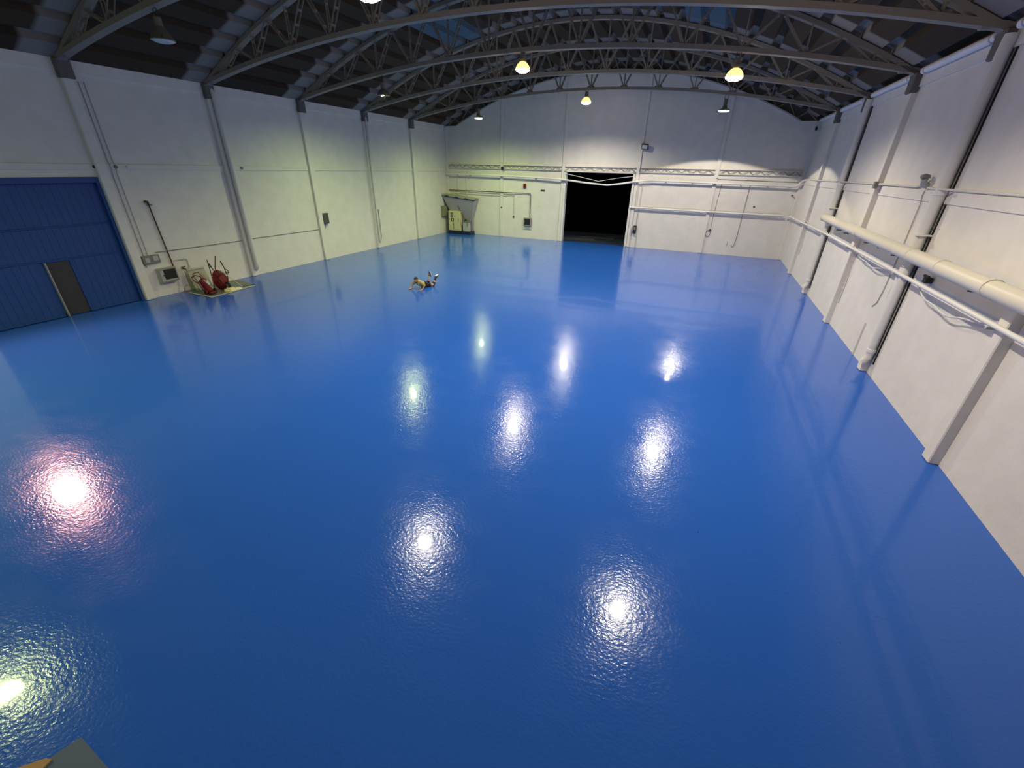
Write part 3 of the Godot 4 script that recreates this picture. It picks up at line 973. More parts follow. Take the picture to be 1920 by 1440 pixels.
# ---------------------------------------------------------------- far wall
func build_far() -> void:
	var z := ZF + 0.12
	var xs := [[XL + 0.26, -16.20], [-15.94, -10.92], [-10.64, -5.22], [-4.94, 0.12], [0.40, XR - 0.26]]
	var where := ["in the left corner bay above the hood", "between the dark camera dome and the doorway", "directly above the dark doorway", "right of the doorway under the small floodlight", "in the bay at the right corner"]
	for b in 5:
		var x0: float = xs[b][0]; var x1: float = xs[b][1]
		var t := thing("lattice_girder", "white zigzag lattice girder on the far wall, " + where[b], "girder", Vector3((x0 + x1) * 0.5, 5.3, z), "lattice girders across the far wall")
		var st := start()
		bb(st, Vector3(x0, 5.55, z - 0.12), Vector3(x1, 5.59, z + 0.03), 0.008)
		part("top_chord", st, M.offwhite, t)
		st = start()
		bb(st, Vector3(x0, 5.26, z - 0.12), Vector3(x1, 5.30, z + 0.03), 0.008)
		part("bottom_chord", st, M.offwhite, t)
		var n := 14
		for i in n:
			var xa := lerpf(x0 + 0.05, x1 - 0.05, float(i) / n); var xb := lerpf(x0 + 0.05, x1 - 0.05, (i + 1.0) / n)
			st = start()
			bar(st, Vector3(xa, 5.30 if i % 2 == 0 else 5.55, z), Vector3(xb, 5.55 if i % 2 == 0 else 5.30, z), 0.035, 0.035, Vector3(0, 0, 1))
			part("web_bar", st, M.grey, t)
	# long pipe that dips before the doorway
	var zz := ZF + 0.3
	var t := thing("water_pipe", "long white pipe along the far wall that sags across the dark doorway", "pipe", Vector3(-8, 4.7, zz))
	var st := start()
	tube(st, [Vector3(-21.2, 4.80, zz), Vector3(-15.65, 4.78, zz), Vector3(-12.6, 4.72, zz), Vector3(-10.6, 4.64, zz), Vector3(-9.0, 4.48, zz), Vector3(-7.2, 4.36, zz), Vector3(-6.2, 4.48, zz), Vector3(-5.2, 4.66, zz), Vector3(-4.1, 4.78, zz), Vector3(0.26, 4.73, zz), Vector3(4.6, 4.69, zz), Vector3(5.0, 4.66, zz), Vector3(5.25, 4.72, zz), Vector3(XR - 0.12, 5.02, zz + 0.1), Vector3(XR - 0.1, 5.08, zz + 0.6)], 0.065, 10)
	part("pipe", st, M.white, t)
	for x in [-19.0, -16.1, -13.0, -10.8, -5.1, -3.0, -1.2, 0.26, 1.9, 3.5, 4.7]:
		var py := 4.74
		if x < -10: py = 4.79 if x < -15 else 4.72
		st = start()
		bb(st, Vector3(x - 0.03, py - 0.10, ZF), Vector3(x + 0.03, py - 0.05, zz + 0.03), 0.006)
		part("bracket", st, M.grey, t)
	wire("wire_cable", [Vector3(-10.54, 5.06, ZF + 0.2), Vector3(-9.2, 4.84, ZF + 0.2), Vector3(-7.9, 4.60, ZF + 0.2), Vector3(-6.5, 4.86, ZF + 0.2), Vector3(-5.36, 5.0, ZF + 0.2)], 0.018, M.white, "thin white cable hung in a V across the top of the doorway", "cable")
	wire("water_pipe", [Vector3(0.26, 5.06, ZF + 0.2), Vector3(0.3, 5.1, ZF + 0.2), Vector3(2.5, 5.08, ZF + 0.2), Vector3(5.1, 5.05, ZF + 0.2), Vector3(5.15, 4.96, ZF + 0.2)], 0.03, M.white, "short white pipe under the girder at the right end of the far wall", "pipe")
	# lower pipe right of the door, with a wavy cable on it
	wire("water_pipe", [Vector3(-5.3, 2.90, ZF + 0.2), Vector3(-4.7, 2.90, ZF + 0.2), Vector3(0.3, 2.87, ZF + 0.2), Vector3(4.9, 2.86, ZF + 0.2)], 0.06, M.white, "white pipe at mid height along the far wall right of the doorway", "pipe", "", 10)
	var pts := []
	for i in 21:
		pts.append(Vector3(lerpf(-4.9, 4.8, i / 20.0), 2.99 + 0.03 * sin(i * 1.7), ZF + 0.2))
	wire("wire_cable", pts, 0.014, M.lightgrey, "thin wavy cable running on top of the mid-height far wall pipe", "cable")
	wire("water_pipe", [Vector3(5.1, 4.10, ZF + 0.06), Vector3(5.24, 4.08, ZF + 0.06), Vector3(5.50, 3.78, ZF + 0.06), Vector3(5.36, 2.95, ZF + 0.06)], 0.025, M.lightgrey, "short angled pipe in the right corner of the far wall", "pipe")
	# brown conduit and box on the left half
	wire("wire_conduit", [Vector3(-21.2, 3.53, ZF + 0.1), Vector3(-16.1, 3.53, ZF + 0.15), Vector3(-13.5, 3.53, ZF + 0.1), Vector3(-13.44, 3.46, ZF + 0.1), Vector3(-13.43, 1.68, ZF + 0.1)], 0.03, M.brown, "dark brown conduit along the far wall, bent down to the grey box", "conduit")
	wire("wire_conduit", [Vector3(-20.6, 3.30, ZF + 0.05), Vector3(-16.1, 3.33, ZF + 0.13), Vector3(-14.9, 3.36, ZF + 0.05)], 0.022, M.white, "white conduit just under the dark brown one on the far wall", "conduit")
	wire("wire_conduit", [Vector3(-14.95, 3.36, ZF + 0.03), Vector3(-14.93, 1.72, ZF + 0.03)], 0.012, M.lightgrey, "hair-thin pale conduit left of the grey framed far wall box", "conduit")
	for q in [[-20.05, "left"], [-19.2, "right"]]:
		wire("wire_conduit", [Vector3(q[0] - 0.2, 4.8, ZF + 0.05), Vector3(q[0] - 0.2, 3.2, ZF + 0.05)], 0.045, M.offwhite, "pale vertical trunking behind the hood, %s of two" % q[1], "conduit")
	org = Vector3(-14.95, 1.6, ZF)
	st = start()
	bx(st, Vector3(-14.95, 1.66, ZF + 0.04), Vector3(0.12, 0.14, 0.08), 0.01)
	one("push_button", st, M.brown, "small brown switch left of the grey framed far wall box", "switch")
	t = thing("hose_cabinet", "grey framed box with black front on the far wall below the bent conduit", "cabinet", Vector3(-13.62, 1.0, ZF))
	st = start()
	bx(st, Vector3(-13.62, 1.34, ZF + 0.1), Vector3(0.68, 0.64, 0.2), 0.015)
	part("body", st, M.galv, t)
	st = start()
	bx(st, Vector3(-13.62, 1.34, ZF + 0.207), Vector3(0.50, 0.46, 0.02), 0.006)
	part("glass", st, M.black, t)
	st = start()
	bx(st, Vector3(-13.86, 1.34, ZF + 0.22), Vector3(0.04, 0.08, 0.02), 0.004)
	part("latch", st, M.alu, t)
	org = Vector3(-13.66, 0.8, ZF)
	st = start()
	bx(st, Vector3(-13.66, 0.86, ZF + 0.03), Vector3(0.72, 0.26, 0.05), 0.01)
	one("trunking_box", st, M.offwhite, "pale shallow trunking box under the grey framed far wall box", "electrical box")
	t = thing("alarm_box", "small red alarm box high on the far wall left of the doorway", "alarm", Vector3(-14.0, 3.9, ZF))
	st = start()
	bx(st, Vector3(-14.0, 4.08, ZF + 0.06), Vector3(0.22, 0.34, 0.12), 0.015)
	part("box", st, M.red, t)
	st = start()
	lathe(st, Vector3(-13.97, 4.08, ZF + 0.12), [Vector2(0.07, 0.0), Vector2(0.06, 0.025), Vector2(0.0, 0.03)], 14, Basis(Vector3(1, 0, 0), PI / 2))
	part("horn", st, M.darkred, t)
	t = thing("wall_vent", "small dark grille on the far wall between alarm and doorway", "vent", Vector3(-12.42, 3.75, ZF))
	st = start()
	bx(st, Vector3(-12.42, 3.80, ZF + 0.02), Vector3(0.36, 0.12, 0.04), 0.006)
	part("frame", st, M.grey, t)
	st = start()
	for i in 4:
		bx(st, Vector3(-12.42, 3.765 + i * 0.024, ZF + 0.042), Vector3(0.31, 0.012, 0.02), 0.0)
	part("slats", st, M.brown, t)
	t = thing("dome_camera", "round dark dome camera on the far wall girder", "camera", Vector3(-15.98, 5.3, ZF + 0.11))
	st = start()
	lathe(st, Vector3(-15.98, 5.32, ZF + 0.12), [Vector2(0.15, 0.0), Vector2(0.15, 0.06), Vector2(0.12, 0.08)], 18, Basis(Vector3(1, 0, 0), PI / 2))
	part("base", st, M.grey, t)
	st = start()
	lathe(st, Vector3(-15.98, 5.32, ZF + 0.2), [Vector2(0.12, 0.0), Vector2(0.105, 0.06), Vector2(0.06, 0.105), Vector2(0.0, 0.12)], 18, Basis(Vector3(1, 0, 0), PI / 2))
	part("dome", st, mat(lin(0.01, 0.01, 0.01), 0.12), t)
	t = thing("wall_floodlight", "small dark floodlight on the far wall, upper right of the doorway", "floodlight", Vector3(-4.86, 6.8, ZF + 0.02))
	st = start()
	var fbs := Basis(Vector3(1, 0, 0), 0.35) * Basis(Vector3(0, 1, 0), -0.25)
	bx(st, Vector3(-4.80, 6.92, ZF + 0.34), Vector3(0.50, 0.36, 0.14), 0.02, fbs)
	part("housing", st, M.brown, t)
	st = start()
	bx(st, Vector3(-4.80, 6.92, ZF + 0.34) + fbs * Vector3(0, 0, 0.075), Vector3(0.38, 0.25, 0.012), 0.004, fbs)
	part("lens", st, M.lens_off, t)
	st = start()
	tube(st, [Vector3(-4.86, 6.8, ZF + 0.02), Vector3(-4.86, 6.78, ZF + 0.2), Vector3(-4.8, 6.88, ZF + 0.3)], 0.025, 8)
	part("bracket", st, M.brown, t)
	t = thing("corner_camera", "small dark camera under the eaves in the right far corner", "camera", Vector3(5.30, 7.85, ZF + 0.15))
	st = start()
	tube(st, [Vector3(5.35, 8.05, ZF + 0.13), Vector3(5.33, 8.0, ZF + 0.3)], 0.025, 8)
	part("arm", st, M.brown, t)
	st = start()
	bx(st, Vector3(5.32, 7.92, ZF + 0.36), Vector3(0.12, 0.14, 0.26), 0.02, Basis(Vector3(1, 0, 0), 0.35))
	part("body", st, M.black, t)
	# cables that hang down the right half
	t = thing("wire_cable", "thin cable down the far wall ending in a coil, middle of the right half", "cable", Vector3(0.6, 1.4, ZF + 0.05))
	st = start()
	tube(st, [Vector3(0.72, 4.68, ZF + 0.05), Vector3(0.64, 2.95, ZF + 0.13), Vector3(0.64, 1.68, ZF + 0.05)], 0.014, 6)
	part("drop", st, M.grey, t)
	st = start()
	pts = []
	for i in 17:
		pts.append(Vector3(0.52 + 0.15 * sin(TAU * i / 16.0), 1.42 + 0.21 * cos(TAU * i / 16.0), ZF + 0.05))
	tube(st, pts, 0.018, 6, false)
	part("coil", st, M.grey, t)
	st = start()
	bx(st, Vector3(0.63, 1.66, ZF + 0.06), Vector3(0.12, 0.10, 0.08), 0.01)
	part("plug", st, M.brown, t)
	wire("wire_cable", [Vector3(2.5, 4.66, ZF + 0.05), Vector3(2.48, 2.95, ZF + 0.12), Vector3(2.47, 1.2, ZF + 0.05), Vector3(2.42, 0.72, ZF + 0.05), Vector3(2.30, 0.62, ZF + 0.05), Vector3(2.24, 0.74, ZF + 0.05)], 0.016, M.grey, "thin cable down the far wall to a hook near the floor, right of the coil", "cable")
	wire("cable_tail", [Vector3(1.95, 0.95, ZF + 0.04), Vector3(1.98, 0.80, ZF + 0.05), Vector3(1.93, 0.68, ZF + 0.04)], 0.014, M.grey, "short cable tail low on the far wall left of the hook", "cable")
	for q in [[3.08, 3.33, "round dark hole cap on the far wall right of the two cables"], [-16.06, 2.35, "tiny dark knob low on the second far wall pilaster"], [5.15, 4.12, "tiny dark knob at the end of the short angled corner pipe"]]:
		org = Vector3(q[0], q[1], ZF + (0.11 if q[0] < -10 else 0.0))
		st = start()
		lathe(st, org, [Vector2(0.065, 0.0), Vector2(0.05, 0.04), Vector2(0.0, 0.05)], 12, Basis(Vector3(1, 0, 0), PI / 2))
		one("wall_fixture", st, M.brown, q[2], "knob")
	t = thing("switch_box", "dark narrow switch box on the far wall right of the doorway", "switch", Vector3(-4.78, 1.05, ZF))
	st = start()
	bx(st, Vector3(-4.72, 1.33, ZF + 0.09), Vector3(0.24, 0.56, 0.18), 0.02)
	part("box", st, M.black, t)
	st = start()
	bx(st, Vector3(-4.72, 1.42, ZF + 0.185), Vector3(0.16, 0.2, 0.02), 0.006)
	part("cover", st, M.grey, t)
	st = start()
	tube(st, [Vector3(-4.66, 1.60, ZF + 0.06), Vector3(-4.64, 2.85, ZF + 0.06)], 0.02, 6)
	tube(st, [Vector3(-4.86, 1.52, ZF + 0.06), Vector3(-5.0, 1.4, ZF + 0.17), Vector3(-4.98, 0.85, ZF + 0.17)], 0.016, 6)
	tube(st, [Vector3(-4.72, 1.05, ZF + 0.06), Vector3(-4.68, 0.9, ZF + 0.06), Vector3(-4.5, 0.84, ZF + 0.06), Vector3(-4.5, 0.02, ZF + 0.06)], 0.016, 6)
	part("conduit", st, M.lightgrey, t)
	for q in [[-4.93, "left of two thin vertical conduits beside the doorway"], [-4.62, "right of two thin vertical conduits beside the doorway"]]:
		wire("wire_conduit", [Vector3(q[0], 4.6, ZF + 0.13 if q[0] < -4.9 else ZF + 0.04), Vector3(q[0], 2.98, ZF + 0.13 if q[0] < -4.9 else ZF + 0.04)], 0.022, M.offwhite, q[1], "conduit")
	build_hood()

func build_hood() -> void:
	# a funnel-shaped hood over a cream cabinet in the left corner
	var t := thing("hopper_hood", "pale grey funnel-shaped hood with slotted lip in the left far corner", "hood", Vector3(-20.0, 0.3, ZF + 0.1))
	var z1 := ZF + 0.95
	var st := start()
	var T := [Vector3(-21.34, 3.12, ZF + 0.15), Vector3(-18.25, 2.86, ZF + 0.15), Vector3(-18.25, 2.78, z1), Vector3(-21.34, 3.06, z1)]
	var B := [Vector3(-20.9, 0.28, ZF + 0.13), Vector3(-18.75, 0.28, ZF + 0.13), Vector3(-18.75, 0.28, ZF + 0.45), Vector3(-20.9, 0.28, ZF + 0.45)]
	var Q := [Vector3(-20.75, 1.55, ZF + 0.13), Vector3(-18.72, 1.45, ZF + 0.13), Vector3(-18.72, 1.45, ZF + 0.5), Vector3(-20.75, 1.55, ZF + 0.5)]
	for pair in [[T, Q], [Q, B]]:
		var U = pair[0]; var L = pair[1]
		quad(st, U[3], U[2], L[2], L[3], Vector3(0, -0.35, 1).normalized())
		quad(st, U[0], U[3], L[3], L[0], Vector3(-1, -0.3, 0).normalized())
		quad(st, U[1], U[2], L[2], L[1], Vector3(1, -0.3, 0).normalized())
		quad(st, U[0], U[1], L[1], L[0], Vector3(0, 0, -1))
	part("funnel", st, mat(lin(0.40, 0.38, 0.40), 0.55), t)
	st = start()
	var tl := Basis(Vector3(0, 0, 1), -0.083)
	bx(st, Vector3(-19.8, 3.04, ZF + 0.56), Vector3(3.12, 0.14, 0.94), 0.02, tl)
	part("lip", st, mat(lin(0.30, 0.30, 0.27), 0.6), t)
	for x in [-20.85, -19.9, -18.95]:
		st = start()
		bx(st, Vector3(x, 3.04 - (x + 19.8) * 0.083 - 0.02, ZF + 1.035), Vector3(0.34, 0.07, 0.03), 0.004, tl)
		part("slot", st, M.black, t)
	st = start()
	tube(st, [Vector3(-19.95, 2.35, ZF + 0.78), Vector3(-19.42, 1.25, ZF + 0.6)], 0.025, 6)
	part("strut", st, M.brown, t)
	org = Vector3.ZERO
	t = thing("plinth", "dark blue plinth under the cream cabinet in the left far corner", "plinth", Vector3(-19.8, 0, ZF + 0.55))
	st = start()
	bx(st, Vector3(-19.8, 0.13, ZF + 0.5), Vector3(2.2, 0.26, 0.86), 0.015)
	part("block", st, mat(lin(0.006, 0.012, 0.05), 0.5), t)
	t = thing("control_cabinet", "cream control cabinet with dark gauge under the grey hood", "cabinet", Vector3(-20.3, 0.26, ZF + 0.72))
	st = start()
	bx(st, Vector3(-20.28, 1.08, ZF + 0.72), Vector3(1.18, 1.62, 0.36), 0.02)
	part("body", st, M.cream, t)
	st = start()
	bx(st, Vector3(-20.02, 1.10, ZF + 0.91), Vector3(0.56, 1.46, 0.025), 0.008)
	var d := part("door", st, M.cream, t)
	st = start()
	bx(st, Vector3(-19.84, 1.15, ZF + 0.935), Vector3(0.04, 0.3, 0.03), 0.006)
	part("handle", st, M.grey, d)
	st = start()
	bx(st, Vector3(-20.52, 1.72, ZF + 0.91), Vector3(0.26, 0.12, 0.02), 0.006)
	bx(st, Vector3(-20.52, 1.5, ZF + 0.905), Vector3(0.18, 0.3, 0.02), 0.006)
	part("panel", st, M.grey, t)
	st = start()
	for s in [[0, 0.1, 0.26, 0.05], [0, -0.1, 0.26, 0.05], [0.1, 0, 0.05, 0.2], [-0.1, 0, 0.05, 0.2]]:
		bx(st, Vector3(-20.46 + s[0], 1.16 + s[1], ZF + 0.91), Vector3(s[2], s[3], 0.03), 0.004)
	part("gauge_frame", st, M.black, t)
	st = start()
	bx(st, Vector3(-20.36, 0.7, ZF + 0.905), Vector3(0.03, 0.55, 0.02), 0.0)
	bx(st, Vector3(-20.88, 1.0, ZF + 0.89), Vector3(0.03, 1.55, 0.05), 0.0)
	part("seal", st, M.black, t)
	t = thing("small_pump", "small grey pump box with black cap, right of the cream cabinet", "pump", Vector3(-19.1, 0.26, ZF + 0.72))
	st = start()
	bx(st, Vector3(-19.14, 0.66, ZF + 0.72), Vector3(0.62, 0.80, 0.34), 0.03)
	part("body", st, M.lightgrey, t)
	st = start()
	bx(st, Vector3(-19.14, 1.08, ZF + 0.74), Vector3(0.7, 0.05, 0.40), 0.01)
	part("rim", st, M.grey, t)
	st = start()
	lathe(st, Vector3(-19.24, 1.10, ZF + 0.74), [Vector2(0.15, 0), Vector2(0.13, 0.08), Vector2(0.04, 0.17), Vector2(0, 0.18)], 14)
	part("cap", st, M.black, t)
	st = start()
	tube(st, [Vector3(-18.95, 1.05, ZF + 0.9), Vector3(-18.95, 0.8, ZF + 0.93)], 0.05, 8)
	part("valve", st, M.grey, t)
	org = Vector3.ZERO
	t = thing("distribution_box", "dull green-grey electrical box on the left wall by the far corner", "electrical box", Vector3(XL, 1.3, ZF + 0.85))
	st = start()
	bx(st, Vector3(XL + 0.12, 1.85, ZF + 0.82), Vector3(0.24, 0.86, 0.86), 0.015)
	part("box", st, mat(lin(0.22, 0.23, 0.15), 0.5), t)
	st = start()
	bx(st, Vector3(XL + 0.245, 1.85, ZF + 0.82), Vector3(0.015, 0.78, 0.78), 0.005)
	part("door", st, mat(lin(0.24, 0.25, 0.165), 0.45), t)
	st = start()
	bx(st, Vector3(XL + 0.26, 1.62, ZF + 0.62), Vector3(0.03, 0.07, 0.07), 0.008)
	part("lock", st, M.black, t)
	org = Vector3.ZERO

# ---------------------------------------------------------------- right wall
func build_right() -> void:
	var x := XR
	# two rain pipes beside the second and fourth columns
	for q in [[2, "second", "thick white rain pipe on the right wall at the far end of the duct"], [4, "fourth", "thick white rain pipe on the right wall behind the middle of the duct"]]:
		var z: float = zk(q[0]) + 0.27
		var t := thing("rain_pipe", q[2], "pipe", Vector3(x - 0.15, 0.3, z))
		var st := start()
		tube(st, [Vector3(x - 0.15, 8.24, z), Vector3(x - 0.16, 8.1, z), Vector3(x - 0.17, 7.9, z), Vector3(x - 0.17, 3.2, z)], 0.125, 16)
		part("upper_pipe", st, M.offwhite, t)
		st = start()
		tube(st, [Vector3(x - 0.15, 3.3, z), Vector3(x - 0.15, 0.62, z), Vector3(x - 0.15, 0.50, z), Vector3(x - 0.22, 0.40, z + 0.02), Vector3(x - 0.24, 0.34, z + 0.02)], 0.10, 14)
		part("lower_pipe", st, M.offwhite, t)
		for y in [0.72, 5.05]:
			st = start()
			var r := 0.10 if y < 3.0 else 0.125
			lathe(st, Vector3(x - (0.15 if y < 3.0 else 0.17), y, z), [Vector2(r, -0.06), Vector2(r + 0.02, -0.05), Vector2(r + 0.02, 0.05), Vector2(r, 0.06)], 16)
			part("collar", st, M.white, t)
		st = start()
		bb(st, Vector3(x - 0.34, 4.02, z - 0.02), Vector3(x, 4.06, z + 0.2), 0.008)
		part("strap", st, M.white, t)
	# the big duct
	var t := thing("wall_duct", "big cream-white round duct running along the right wall", "duct", Vector3(x - 0.45, 3.45, -12))
	var dx := x - 0.45
	var st := start()
	tube(st, [Vector3(dx, 3.66, -24.75), Vector3(dx, 3.66, -24.6), Vector3(dx, 3.60, -14.0), Vector3(dx, 3.58, 1.5)], 0.165, 24)
	part("duct", st, M.pvc, t)
	st = start()
	lathe(st, Vector3(dx, 3.66, -24.74), [Vector2(0.17, -0.10), Vector2(0.172, 0.0), Vector2(0.15, 0.06), Vector2(0.0, 0.08)], 22, Basis(Vector3(1, 0, 0), -PI / 2))
	part("end_cap", st, M.pvc, t)
	for z in [-19.0, -14.3, -12.6, -10.55, -7.6]:
		st = start()
		lathe(st, Vector3(dx, 3.605, z), [Vector2(0.165, -0.03), Vector2(0.178, -0.025), Vector2(0.178, 0.025), Vector2(0.165, 0.03)], 22, Basis(Vector3(1, 0, 0), PI / 2))
		part("joint_ring", st, M.pvc, t)
	for z in [-23.9, -22.0, -20.9, -18.2, -15.6, -13.8, -11.2, -8.9]:
		st = start()
		bb(st, Vector3(dx - 0.02, 3.39, z - 0.02), Vector3(x, 3.42, z + 0.02), 0.006)
		bb(st, Vector3(x - 0.05, 3.26, z - 0.025), Vector3(x, 3.42, z + 0.025), 0.006)
		part("bracket", st, M.brown if z > -22.5 else M.white, t)
	org = Vector3.ZERO
	# conduit in front of the columns
	t = thing("conduit_pipe", "straight thin white pipe in front of the right wall columns below the duct", "pipe", Vector3(x - 0.30, 3.0, -16))
	st = start()
	tube(st, [Vector3(x - 0.5, 2.86, ZF + 0.2), Vector3(x - 0.30, 2.88, ZF + 0.5), Vector3(x - 0.28, 2.92, -30.0), Vector3(x - 0.28, 3.0, -24.0), Vector3(x - 0.28, 3.0, 1.5)], 0.048, 12)
	part("pipe", st, M.white, t)
	for k in range(1, 7):
		st = start()
		bb(st, Vector3(x - 0.34, 2.90 if k > 1 else 2.82, zk(k) - 0.12), Vector3(x - 0.17, 2.95 if k > 1 else 2.87, zk(k) - 0.06), 0.006)
		part("bracket", st, M.lightgrey, t)
	org = Vector3.ZERO
	# cables strung along it
	var runs := [[zk(3) + 0.2, zk(4) - 0.2, 0.26, "sagging pale cable between third and fourth right wall columns"], [zk(4) + 0.9, zk(5) - 0.2, 0.34, "sagging pale cable between fourth and fifth right wall columns"], [zk(2) + 0.2, zk(3) - 0.2, 0.10, "nearly straight cable between second and third right wall columns"], [zk(1) + 0.2, zk(2) - 0.2, 0.07, "nearly straight cable between first and second right wall columns"]]
	for r in runs:
		var pts := []
		for i in 15:
			var f := i / 14.0
			pts.append(Vector3(x - 0.14 - 0.05 * sin(f * PI), 3.02 - r[2] * 4.0 * f * (1.0 - f) * (1.0 if r[2] > 0.2 else 0.6) + 0.03 * sin(f * 19.0), lerpf(r[0], r[1], f)))
		wire("wire_cable", pts, 0.018, M.offwhite, r[3], "cable")
	org = Vector3(x - 0.1, 3.05, -13.85)
	st = start()
	bx(st, org + Vector3(0, 0.05, 0), Vector3(0.16, 0.14, 0.16), 0.02)
	bx(st, org + Vector3(-0.05, 0.14, 0), Vector3(0.05, 0.06, 0.28), 0.01)
	one("junction_box", st, M.black, "small black junction box below the duct right of the fourth column", "junction box")
	# upper conduit at the ledge
	t = thing("wire_conduit", "long thin conduit high along the right wall just above the ledge", "conduit", Vector3(x - 0.06, 5.13, -20))
	st = start()
	tube(st, [Vector3(x - 0.06, 5.13, -34.8), Vector3(x - 0.06, 5.12, -30.9), Vector3(x - 0.24, 5.12, -30.65), Vector3(x - 0.24, 5.12, -30.35), Vector3(x - 0.06, 5.12, -30.1), Vector3(x - 0.06, 5.14, -25.8), Vector3(x - 0.24, 5.14, -25.6), Vector3(x - 0.24, 5.14, -25.0), Vector3(x - 0.06, 5.14, -24.7), Vector3(x - 0.06, 5.15, -20.7), Vector3(x - 0.24, 5.15, -20.5), Vector3(x - 0.24, 5.15, -20.2), Vector3(x - 0.06, 5.15, -20.0), Vector3(x - 0.06, 5.15, -17.0), Vector3(x - 0.06, 5.22, -16.7), Vector3(x - 0.07, 5.34, -16.5)], 0.032, 8)
	part("pipe", st, M.offwhite, t)
	st = start()
	tube(st, [Vector3(x - 0.05, 5.14, -16.3), Vector3(x - 0.05, 5.14, -15.6), Vector3(x - 0.24, 5.14, -15.5), Vector3(x - 0.26, 5.14, -14.75), Vector3(x - 0.06, 5.13, -14.6), Vector3(x - 0.05, 5.13, -4.0)], 0.028, 8)
	part("pipe", st, M.offwhite, t)
	org = Vector3.ZERO
	org = Vector3(x - 0.22, 5.12, zk(3) + 0.24)
	st = start()
	bx(st, org, Vector3(0.12, 0.22, 0.16), 0.015)
	one("junction_box", st, M.grey, "small grey junction box at the ledge beside the third right column", "junction box")
	t = thing("vent_elbow", "grey elbow fitting with cap high on the right wall before the fourth column", "vent", Vector3(x - 0.1, 5.2, -16.4))
	st = start()
	tube(st, [Vector3(x, 5.18, -16.45), Vector3(x - 0.13, 5.22, -16.42), Vector3(x - 0.17, 5.36, -16.40)], 0.075, 12)
	part("elbow", st, M.lightgrey, t)
	st = start()
	lathe(st, Vector3(x - 0.17, 5.36, -16.40), [Vector2(0.07, 0), Vector2(0.12, 0.02), Vector2(0.10, 0.10), Vector2(0.0, 0.13)], 16)
	part("cap", st, M.grey, t)
	org = Vector3.ZERO
	wire("wire_cable", [Vector3(x - 0.03, 5.1, -16.44), Vector3(x - 0.06, 4.95, -16.42), Vector3(x - 0.03, 4.75, -16.40), Vector3(x - 0.02, 3.6, -16.38), Vector3(x - 0.02, 2.3, -16.40), Vector3(x - 0.02, 1.85, -16.5), Vector3(x - 0.02, 1.66, -16.75)], 0.014, M.lightgrey, "thin cable down the right wall from the grey elbow fitting", "cable")
	wire("water_pipe", [Vector3(x - 0.03, 0.0, -16.66), Vector3(x - 0.03, 1.12, -16.68)], 0.02, M.offwhite, "short upright stub pipe at the foot of the right wall", "pipe")
	for q in [[-10.52, 0.95, "left of two thin wires hanging beside the nearest right column"], [-10.46, 1.35, "right of two thin wires hanging beside the nearest right column"]]:
		var zq: float = minf(q[0] - 0.05, zk(5) - 0.22)
		wire("wire_cable", [Vector3(x - 0.16, 2.95, zk(5) - 0.2), Vector3(x - 0.05, 2.7, zq), Vector3(x - 0.03, 1.8, zq), Vector3(x - 0.03, q[1], zq - 0.05)], 0.009, M.grey, q[2], "cable")
	t = thing("cable_clip", "row of small dark clips on the wires beside the nearest right column", "clip", Vector3(x, 1.0, -10.6))
	for y in [0.97, 1.08, 1.24, 1.34]:
		st = start()
		bx(st, Vector3(x - 0.03, y, zk(5) - 0.26), Vector3(0.05, 0.04, 0.07), 0.008)
		part("clip", st, M.brown, t)
	org = Vector3.ZERO
	for q in [[zk(3) + 0.34, 0.9, "chain-like thin cable down the right wall past the third column"], [zk(1) + 0.5, 1.2, "thin cable down the right wall past the first column"], [zk(4) - 0.55, 0.2, "thin upright conduit down the right wall left of the fourth column"]]:
		wire("wire_cable", [Vector3(x - 0.02, 2.85, q[0]), Vector3(x - 0.04, 2.3, q[0]), Vector3(x - 0.02, 1.7, q[0] + 0.03), Vector3(x - 0.02, q[1], q[0])], 0.012, M.lightgrey, q[2], "cable")
	# white eaves gutters, one to a bay
	var names := ["in the far corner bay", "in the second bay from the far corner", "in the third bay from the far corner", "in the fourth bay from the far corner", "in the fifth bay", "in the sixth bay above the camera"]
	for k in 6:
		var z0 := zk(k) + (0.55 if k > 0 else 0.5); var z1 := zk(k + 1) - 0.30
		t = thing("eaves_gutter", "white eaves gutter atop the right wall, " + names[k], "gutter", Vector3(x - 0.16, 8.25, (z0 + z1) * 0.5), "white eaves gutters on the right wall")
		st = start()
		tube(st, [Vector3(x - 0.16, 8.36, z0), Vector3(x - 0.16, 8.33, z1)], 0.10, 14)
		part("gutter", st, M.gutter, t)
		st = start()
		for f in [0.05, 0.95]:
			lathe(st, Vector3(x - 0.16, lerpf(8.36, 8.33, f), lerpf(z0, z1, f)), [Vector2(0.10, -0.03), Vector2(0.11, -0.025), Vector2(0.11, 0.025), Vector2(0.10, 0.03)], 14, Basis(Vector3(1, 0, 0), PI / 2))
		part("collar", st, M.lightgrey, t)
	org = Vector3.ZERO

